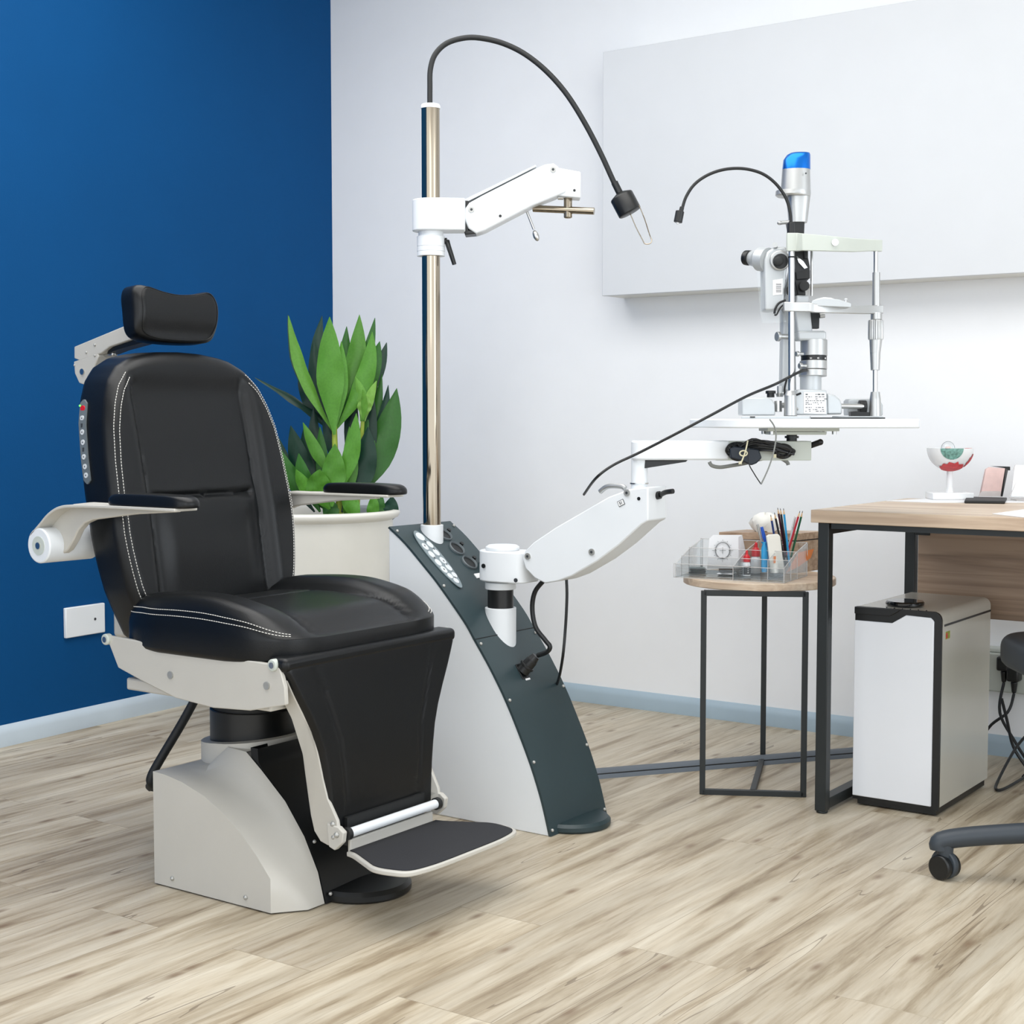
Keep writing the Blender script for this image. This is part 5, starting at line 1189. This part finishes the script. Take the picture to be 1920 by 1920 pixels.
bk_ = MB().bb((lx_ + .018, DY1 - .052, .645), (lx_ + .055, DY1 - .045, .685)).build('bracket', M['darkmetal'], dk); MB().cyl((lx_ + .038, DY1 - .052, .664), (lx_ + .038, DY1 - .0545, .664), .0045, n=12).build('screw', M['screw'], bk_)
# ---- on the desk
def dq(x, y, z=DZ): return onZ(x, y, z)
def sheet(pts, lab, z=.0006, cat='paper', mt='paper'):
    P = [dq(x, y) for x, y in pts]
    P = [V((p.x, min(p.y, DY1 - .004), DZ + .0002)) for p in P]
    return tag(MB().prism(P, (0, 0, z)).build('paper_sheet', M[mt], flat=True), lab, cat)
P = [V((-1.415, 3.66, 0)), V((-1.13, 3.80 - .14, 0)), V((-1.02, 3.885, 0)), V((-1.40, 3.885, 0))]
P = [dq(1662, 940), dq(1747, 943), V((-1.10, DY1 - .01, DZ)), V((-1.42, DY1 - .01, DZ))]
tag(MB().prism([V((p.x, min(p.y, DY1 - .01), DZ + .0003)) for p in P], (0, 0, .0015)).build('paper_sheet', M['paper'], flat=True), 'white paper sheets lying at the back left corner of the desk', 'paper')
P = [dq(1860, 964), dq(1925, 955), dq(1990, 962), dq(1930, 972)]
tag(MB().prism([V((p.x, p.y, DZ + .0003)) for p in P], (0, 0, .0008)).build('paper_sheet', M['paper'], flat=True), 'white paper sheet near the front edge of the desk at the right', 'paper')
# anatomical eye model
eo = V((-1.185, 3.80, DZ + .002)); ed_ = eo.dot(_fw); ek = ed_ / 2800
ed_ = 4.04; ek = ed_ / 2800; eo = at(1780, 930, ed_); eo.z = DZ + .0022
em_ = thing('anatomical_eye_model', 'cutaway eye model bowl on a white stand at the back of the desk', 'eye model', tuple(eo))
MB().box(eo + V((0, 0, .009)), (.110, .075, .018), (_rt, _fw, V((0, 0, 1)))).build('stand_base', M['sclera'], em_, bevel=.002)
zc = at(1782, 840, ed_).z
MB().lathe([(.013, .012), (.0105, .018), (.0085, .03), (.0088, .055), (.0078, .080)], eo, n=24).build('stand_stem', M['sclera'], em_)
ER = 42.5 * ek
bc = V((eo.x, eo.y, zc)); bw = MB(); vs_ = []; nu, nv = 48, 14; fs_ = []; mats_ = []
for j in range(nv + 1):
    a = PI / 2 * j / nv
    for i in range(nu):
        b = 2 * PI * i / nu; vs_.append(bc + _rt * (ER * math.cos(a) * math.cos(b)) + _fw * (ER * math.cos(a) * math.sin(b)) - V((0, 0, ER * math.sin(a))))
for j in range(nv):
    for i in range(nu): fs_.append([j * nu + i, j * nu + (i + 1) % nu, (j + 1) * nu + (i + 1) % nu, (j + 1) * nu + i])
bw.add(vs_, fs_); 
outer = list(fs_)
inner = [bc + (p - bc) * .93 for p in vs_]; bw.add(inner, [f[::-1] for f in fs_])
bw.add(vs_[:nu] + inner[:nu], [[i, (i + 1) % nu, nu + (i + 1) % nu, nu + i] for i in range(nu)])
bowl = bw.build('eye_bowl', M['sclera'], em_, ang=60)
idir = (-_fw * .80 - _rt * .16).normalized()
def cap_patch(m, cdir, half, lift, clip=True, n=26, wob=0):
    x_, y_, z_ = frame(cdir); vs_ = []; fs_ = []; rings_ = 8
    for k in range(rings_ + 1):
        for i in range(n):
            b = 2 * PI * i / n; h_ = half * (1 + wob * math.sin(i * 2.3) + wob * math.cos(i * 3.9)); a = h_ * k / rings_
            d_ = z_ * math.cos(a) + (x_ * math.cos(b) + y_ * math.sin(b)) * math.sin(a); p = bc + d_ * (ER + lift)
            if clip and p.z > bc.z: p.z = bc.z
            vs_.append(p)
    for k in range(rings_):
        for i in range(n): fs_.append([k * n + i, k * n + (i + 1) % n, (k + 1) * n + (i + 1) % n, (k + 1) * n + i])
    m.add(vs_, fs_)
m = MB(); cap_patch(m, idir, .50, .0012); m.build('iris', M['iris'], em_, label='green iris')
m = MB(); cap_patch(m, V((0, 0, -1)) - _fw * .45 - _rt * .05, .50, .0018, wob=.12); m.build('muscle', M['muscle'], em_, label='red eye muscle')
m = MB(); cap_patch(m, V((0, 0, -.45)) - _fw * .2 + _rt * .6, .38, .0016, wob=.1); m.build('muscle', M['muscle'], em_)
m = MB(); m.prism([bc + _rt * (x * ek) + V((0, 0, -y * ek)) - _fw * .012 for x, y in ((28, 0), (41, 0), (41, 10), (36, 14), (29, 19), (28, 12))], _fw * .02); m.build('muscle', M['muscle'], em_, bevel=.002)
m = MB(); m.lathe([(12.5 * ek * math.cos(a), 12.5 * ek * math.sin(a)) for a in [i * PI / 16 for i in range(9)]], bc + _rt * (-10 * ek) - _fw * (20 * ek), cap=False); m.build('cornea', M['shield'], em_)
m = MB(); m.tube([bc + _rt * ((-10 + 12.5 * math.cos(a)) * ek) - _fw * (20 * ek) + V((0, 0, 12.5 * ek * math.sin(a))) for a in [i * PI / 10 for i in range(11)]], .0006, n=6, sm=2); m.build('cornea_rim', M['keypad_d'], em_)
m = MB(); m.ball(bc + _rt * (-10 * ek) - _fw * (22 * ek) + V((0, 0, -1 * ek)), 6.5 * ek, (1, .6, .7)); m.build('crystalline_lens', M['pink'], em_)
# black wallet, pink notes in stand, clear stand
wa = [dq(x, y) for x, y in ((1808, 944), (1884, 945), (1888, 938), (1812, 936))]
tag(MB().prism([p + V((0, 0, .0005)) for p in wa], (0, 0, .007)).build('black_wallet', M['rubber'], bevel=.002), 'flat black wallet lying in front of the pink cards', 'wallet')
pkd = dq(1860, 935).dot(_fw)
pk = thing('card_holder', 'small clear and black holder with a block of pink cards on the desk', 'card holder', tuple(dq(1860, 936)))
def qq(x, y, o=0): return at(x, y, pkd + o)
MB().prism([qq(1838, 930.5), qq(1876, 930.5), qq(1885, 878, .02), qq(1856, 876, .02), qq(1849, 880, .02)], _fw * .012).build('pink_cards', M['pink'], pk, bevel=.001, label='pink cards')
MB().prism([qq(1877, 931), qq(1880, 931), qq(1890, 882, .015), qq(1894, 882, .015), qq(1894, 875, .02), qq(1859, 874, .02), qq(1886, 878, .02)], _fw * .014).build('back_clip', M['black'], pk)
MB().prism([qq(1834, 931, -.004), qq(1876, 931, -.004), qq(1876, 921, -.004), qq(1840, 921, -.004)], -_fw * .002).build('clear_lip', M['clear_edge'], pk)
MB().box(dq(1858, 936) + V((0, 0, .002)), (.06, .04, .003), (_rt, _fw, V((0, 0, 1)))).build('holder_base', M['clear_edge'], pk)
cs = thing('acrylic_stand', 'clear acrylic leaflet stand with pale papers at the right edge', 'leaflet stand', tuple(dq(1925, 938)))
pkd2 = dq(1925, 938).dot(_fw)
def q3(x, y, o=0): return at(x, y, pkd2 + o)
MB().prism([q3(1896, 931), q3(1960, 932), q3(1966, 872, .03), q3(1903, 872, .03)], _fw * .006).build('leaflets', M['paper'], cs)
MB().prism([q3(1893, 932, -.012), q3(1962, 933, -.012), q3(1966, 905, -.008), q3(1905, 905, -.008)], -_fw * .002).build('front_pocket', M['clear'], cs, flat=True)
MB().cyl(q3(1893, 932, -.012), q3(1905, 905, -.008), .001, n=6).cyl(q3(1893, 933, -.012), q3(1962, 933, -.012), .001, n=6).cyl(q3(1899, 882, .03), q3(1904, 871, .03), .0012, n=6).box(q3(1925, 937, .0), (.07, .05, .003), (_rt, _fw, V((0, 0, 1)))).build('stand_edges', M['clear_edge'], cs)

# ================================================================== WHITE UPRIGHT UNIT UNDER THE DESK
X0, X1, Y0, Y1, UZ = -1.428, -1.212, 3.482, 3.862, .497
un = thing('upright_unit', 'tall narrow white unit with black trim standing under the desk', 'appliance', ((X0 + X1) / 2, (Y0 + Y1) / 2, 0))
def upoly(y, x0, x1, z0, z1, r=.02, top=True):
    P = [V((x0, y, z0)), V((x1, y, z0))]
    for i in range(7): a = PI / 2 * i / 6; P.append(V((x1 - r + r * math.cos(a), y, z1 - r + r * math.sin(a))))
    for i in range(7): a = PI / 2 + PI / 2 * i / 6; P.append(V((x0 + .004 + .004 * math.cos(a), y, z1 - .004 + .004 * math.sin(a))))
    return P
MB().loft(upoly(Y0 + .011, X0, X1, .022, UZ), upoly(Y1, X0, X1, .022, UZ)).build('side_shell', M['silvertop'], un, bevel=.001, ang=50, label='silver grey glossy shell')
MB().bb((X0 + .01, Y0 + .01, .004), (X1 - .006, Y1 - .006, .024)).build('plinth', M['black'], un)
MB().loft(upoly(Y0 + .004, X0, X1 + .0015, .016, UZ + .0006), upoly(Y0 + .012, X0, X1 + .0015, .016, UZ + .0006)).build('black_trim', M['black'], un, ang=50)
MB().bb((X1 - .001, Y0 + .028, UZ - .036), (X1 + .0012, Y1 - .002, UZ - .031)).build('trim_line', M['black'], un)
fpn = [V((X0, Y0, .025)), V((X1 - .016, Y0, .025)), V((X1 - .016, Y0, UZ - .022)), V((X1 - .024, Y0, UZ - .014)), V((X1 - .085, Y0, UZ - .012)), V((X1 - .12, Y0, UZ - .034)), V((X0, Y0, UZ - .034))]
MB().prism(fpn, (0, .006, 0)).build('front_panel', M['unitwhite'], un, bevel=.002, label='white front panel')
MB().prism([V((X0, Y0 - .002, UZ)), V((X1 - .1, Y0 - .002, UZ)), V((X1 - .11, Y0 - .002, UZ - .008)), V((X0 + .09, Y0 - .002, UZ - .017)), V((X0, Y0 - .002, UZ - .017))], (0, .02, 0)).build('lid_lip', M['black'], un, bevel=.001)
MB().lathe([(.044, 0), (.047, .003), (.047, .009), (.044, .012), (.01, .0125)], ((X0 + X1) / 2 - .012, Y0 + .085, UZ + .001), n=48).build('round_lid', M['lens'], un, label='glossy black round lid')
for i in range(6): MB().cyl((X0 + .075 + i * .020, Y0 + .018, UZ), (X0 + .075 + i * .020, Y0 + .018, UZ + .002), .0016, n=8).build('indicator', M['black'], un)
stx = MB().bb((X1, Y0 + .038, UZ - .068), (X1 + .0006, Y0 + .068, UZ - .050)).build('sticker', mat('sticker_green', (150, 160, 50), .5, var=.3, vscale=120), un)
MB().bb((X1 + .0005, Y0 + .040, UZ - .066), (X1 + .0009, Y0 + .050, UZ - .053)).build('sticker_mark', M['red'], stx)

# ================================================================== OFFICE CHAIR (mostly outside the frame)
oc_ = thing('office_chair', 'dark grey office chair on castors at the right edge', 'chair', (-.78, 3.36, 0))
hub = V((-.60, 3.235, .10))
MB().cyl(hub + V((0, 0, -.02)), hub + V((0, 0, .03)), .035, n=28).cyl(hub, hub + V((0, 0, .27)), .022, n=20).build('gas_column', M['black'], oc_)
tip0 = at(1772, 1585, 3.12)
d0 = V((tip0.x - hub.x, tip0.y - hub.y, 0)); L0_ = d0.length; a0 = math.atan2(d0.y, d0.x)
for k in range(5):
    a = a0 + k * 2 * PI / 5; dv = V((math.cos(a), math.sin(a), 0)); tp = hub + dv * L0_
    P = [hub + dv * .02 + V((0, 0, .01)), hub + dv * (L0_ * .35) + V((0, 0, .016)), hub + dv * (L0_ * .75) + V((0, 0, -.0)), V((tp.x, tp.y, .082)), V((tp.x + dv.x * .012, tp.y + dv.y * .012, .062))]
    MB().tube(P, lambda t: .023 - .004 * t, n=14, sm=6).build('base_leg', M['chairgrey'], oc_)
    c_ = V((tp.x, tp.y, .0)) ; wd = V((-dv.y, dv.x, 0)); wd = (wd + dv * .9).normalized()
    cs_ = MB(); 
    for s_ in (-1, 1): cs_.cyl(c_ + wd * s_ * .006 + V((0, 0, .0265)), c_ + wd * s_ * .022 + V((0, 0, .0265)), .026, n=28)
    cs_.cyl(c_ + V((0, 0, .03)), c_ + V((0, 0, .07)), .008, n=12)
    MB().cyl(c_ - wd * .007 + V((0, 0, .031)), c_ + wd * .007 + V((0, 0, .031)), .031, n=28).cyl(c_ + V((0, 0, .04)), c_ + V((0, 0, .075)), .016, .018, n=20).build('castor_hood', M['chairgrey'], oc_, bevel=.003)
    cs_.build('castor', M['black'], oc_, bevel=.003)
    if k == 0:
        pass
sz = .425; sc_ = V((-.80, 3.42, 0))
pol = []
for i in range(60):
    a = 2 * PI * i / 60; e_ = .55; pol.append((.17 * abs(math.cos(a)) ** e_ * (1 if math.cos(a) > 0 else -1), .17 * abs(math.sin(a)) ** e_ * (1 if math.sin(a) > 0 else -1)))
scx = at(1897, 1205, 3.45) + _rt * .17
mm = MB(); mm.pillow(pol, .075, .03, lambda u, v, h: (scx.x + u * _rt.x + v * _fw.x, scx.y + u * _rt.y + v * _fw.y, .375 + h), lambda u, v: .0, nr=10, r2=.02)
mm.build('seat', M['chairgrey'], oc_, ang=60)
MB().box((scx.x, scx.y, .37), (.2, .2, .02)).tube([(scx.x, scx.y, .36), hub + V((0, 0, .25))], .02, n=12, sm=0).build('seat_mount', M['black'], oc_)

# ------------ plugs and leads at the wall behind the unit
for i, (x, y, lab) in enumerate(((1887, 1242, 'black plug nearest the white unit in the wall trunking'), (1906, 1262, 'black plug with hanging lead in the wall trunking at the right edge'))):
    p = onY(x, y, WY - .05); t = thing('power_plug', lab, 'plug', tuple(p))
    MB().box(p - V((0, .02, 0)), (.034, .04, .040)).cyl(p - V((0, .02, .02)), p - V((0, .02, .055)), .010, .006, n=14).build('plug_body', M['black'], t, bevel=.008, seg=3)
    s_ = p - V((0, .02, .055))
    if i == 0: pts = [s_, s_ + V((.0, -.03, -.08)), s_ + V((.05, -.04, -.16)), s_ + V((.12, -.06, -.26)), s_ + V((.10, -.08, -.36)), V((s_.x - .02, s_.y - .14, .006))]
    else: pts = [s_, s_ + V((-.01, -.02, -.05)), s_ + V((-.06, -.03, -.10)), s_ + V((-.10, -.04, -.20)), s_ + V((-.02, -.08, -.30)), V((s_.x + .08, s_.y - .16, .006))]
    MB().tube(pts, .0042, n=8).build('lead', M['cable'], t)
lp = [onY(1935, 1368, WY - .15), onY(1905, 1402, WY - .2), onZ(1872, 1462, .006), onZ(1868, 1480, .006), onZ(1885, 1478, .006), onZ(1925, 1455, .006)]
tag(MB().tube([onY(1878, 1310, WY - .10), onY(1888, 1350, WY - .12), onY(1900, 1400, WY - .15), onZ(1925, 1440, .006)], .0042, n=8).build('loose_lead', M['cable']), 'black lead running down beside the white unit to the floor', 'cable')
tag(MB().tube(lp, .004, n=8).build('loose_lead', M['cable']), 'black lead looping on the floor behind the white unit', 'cable')
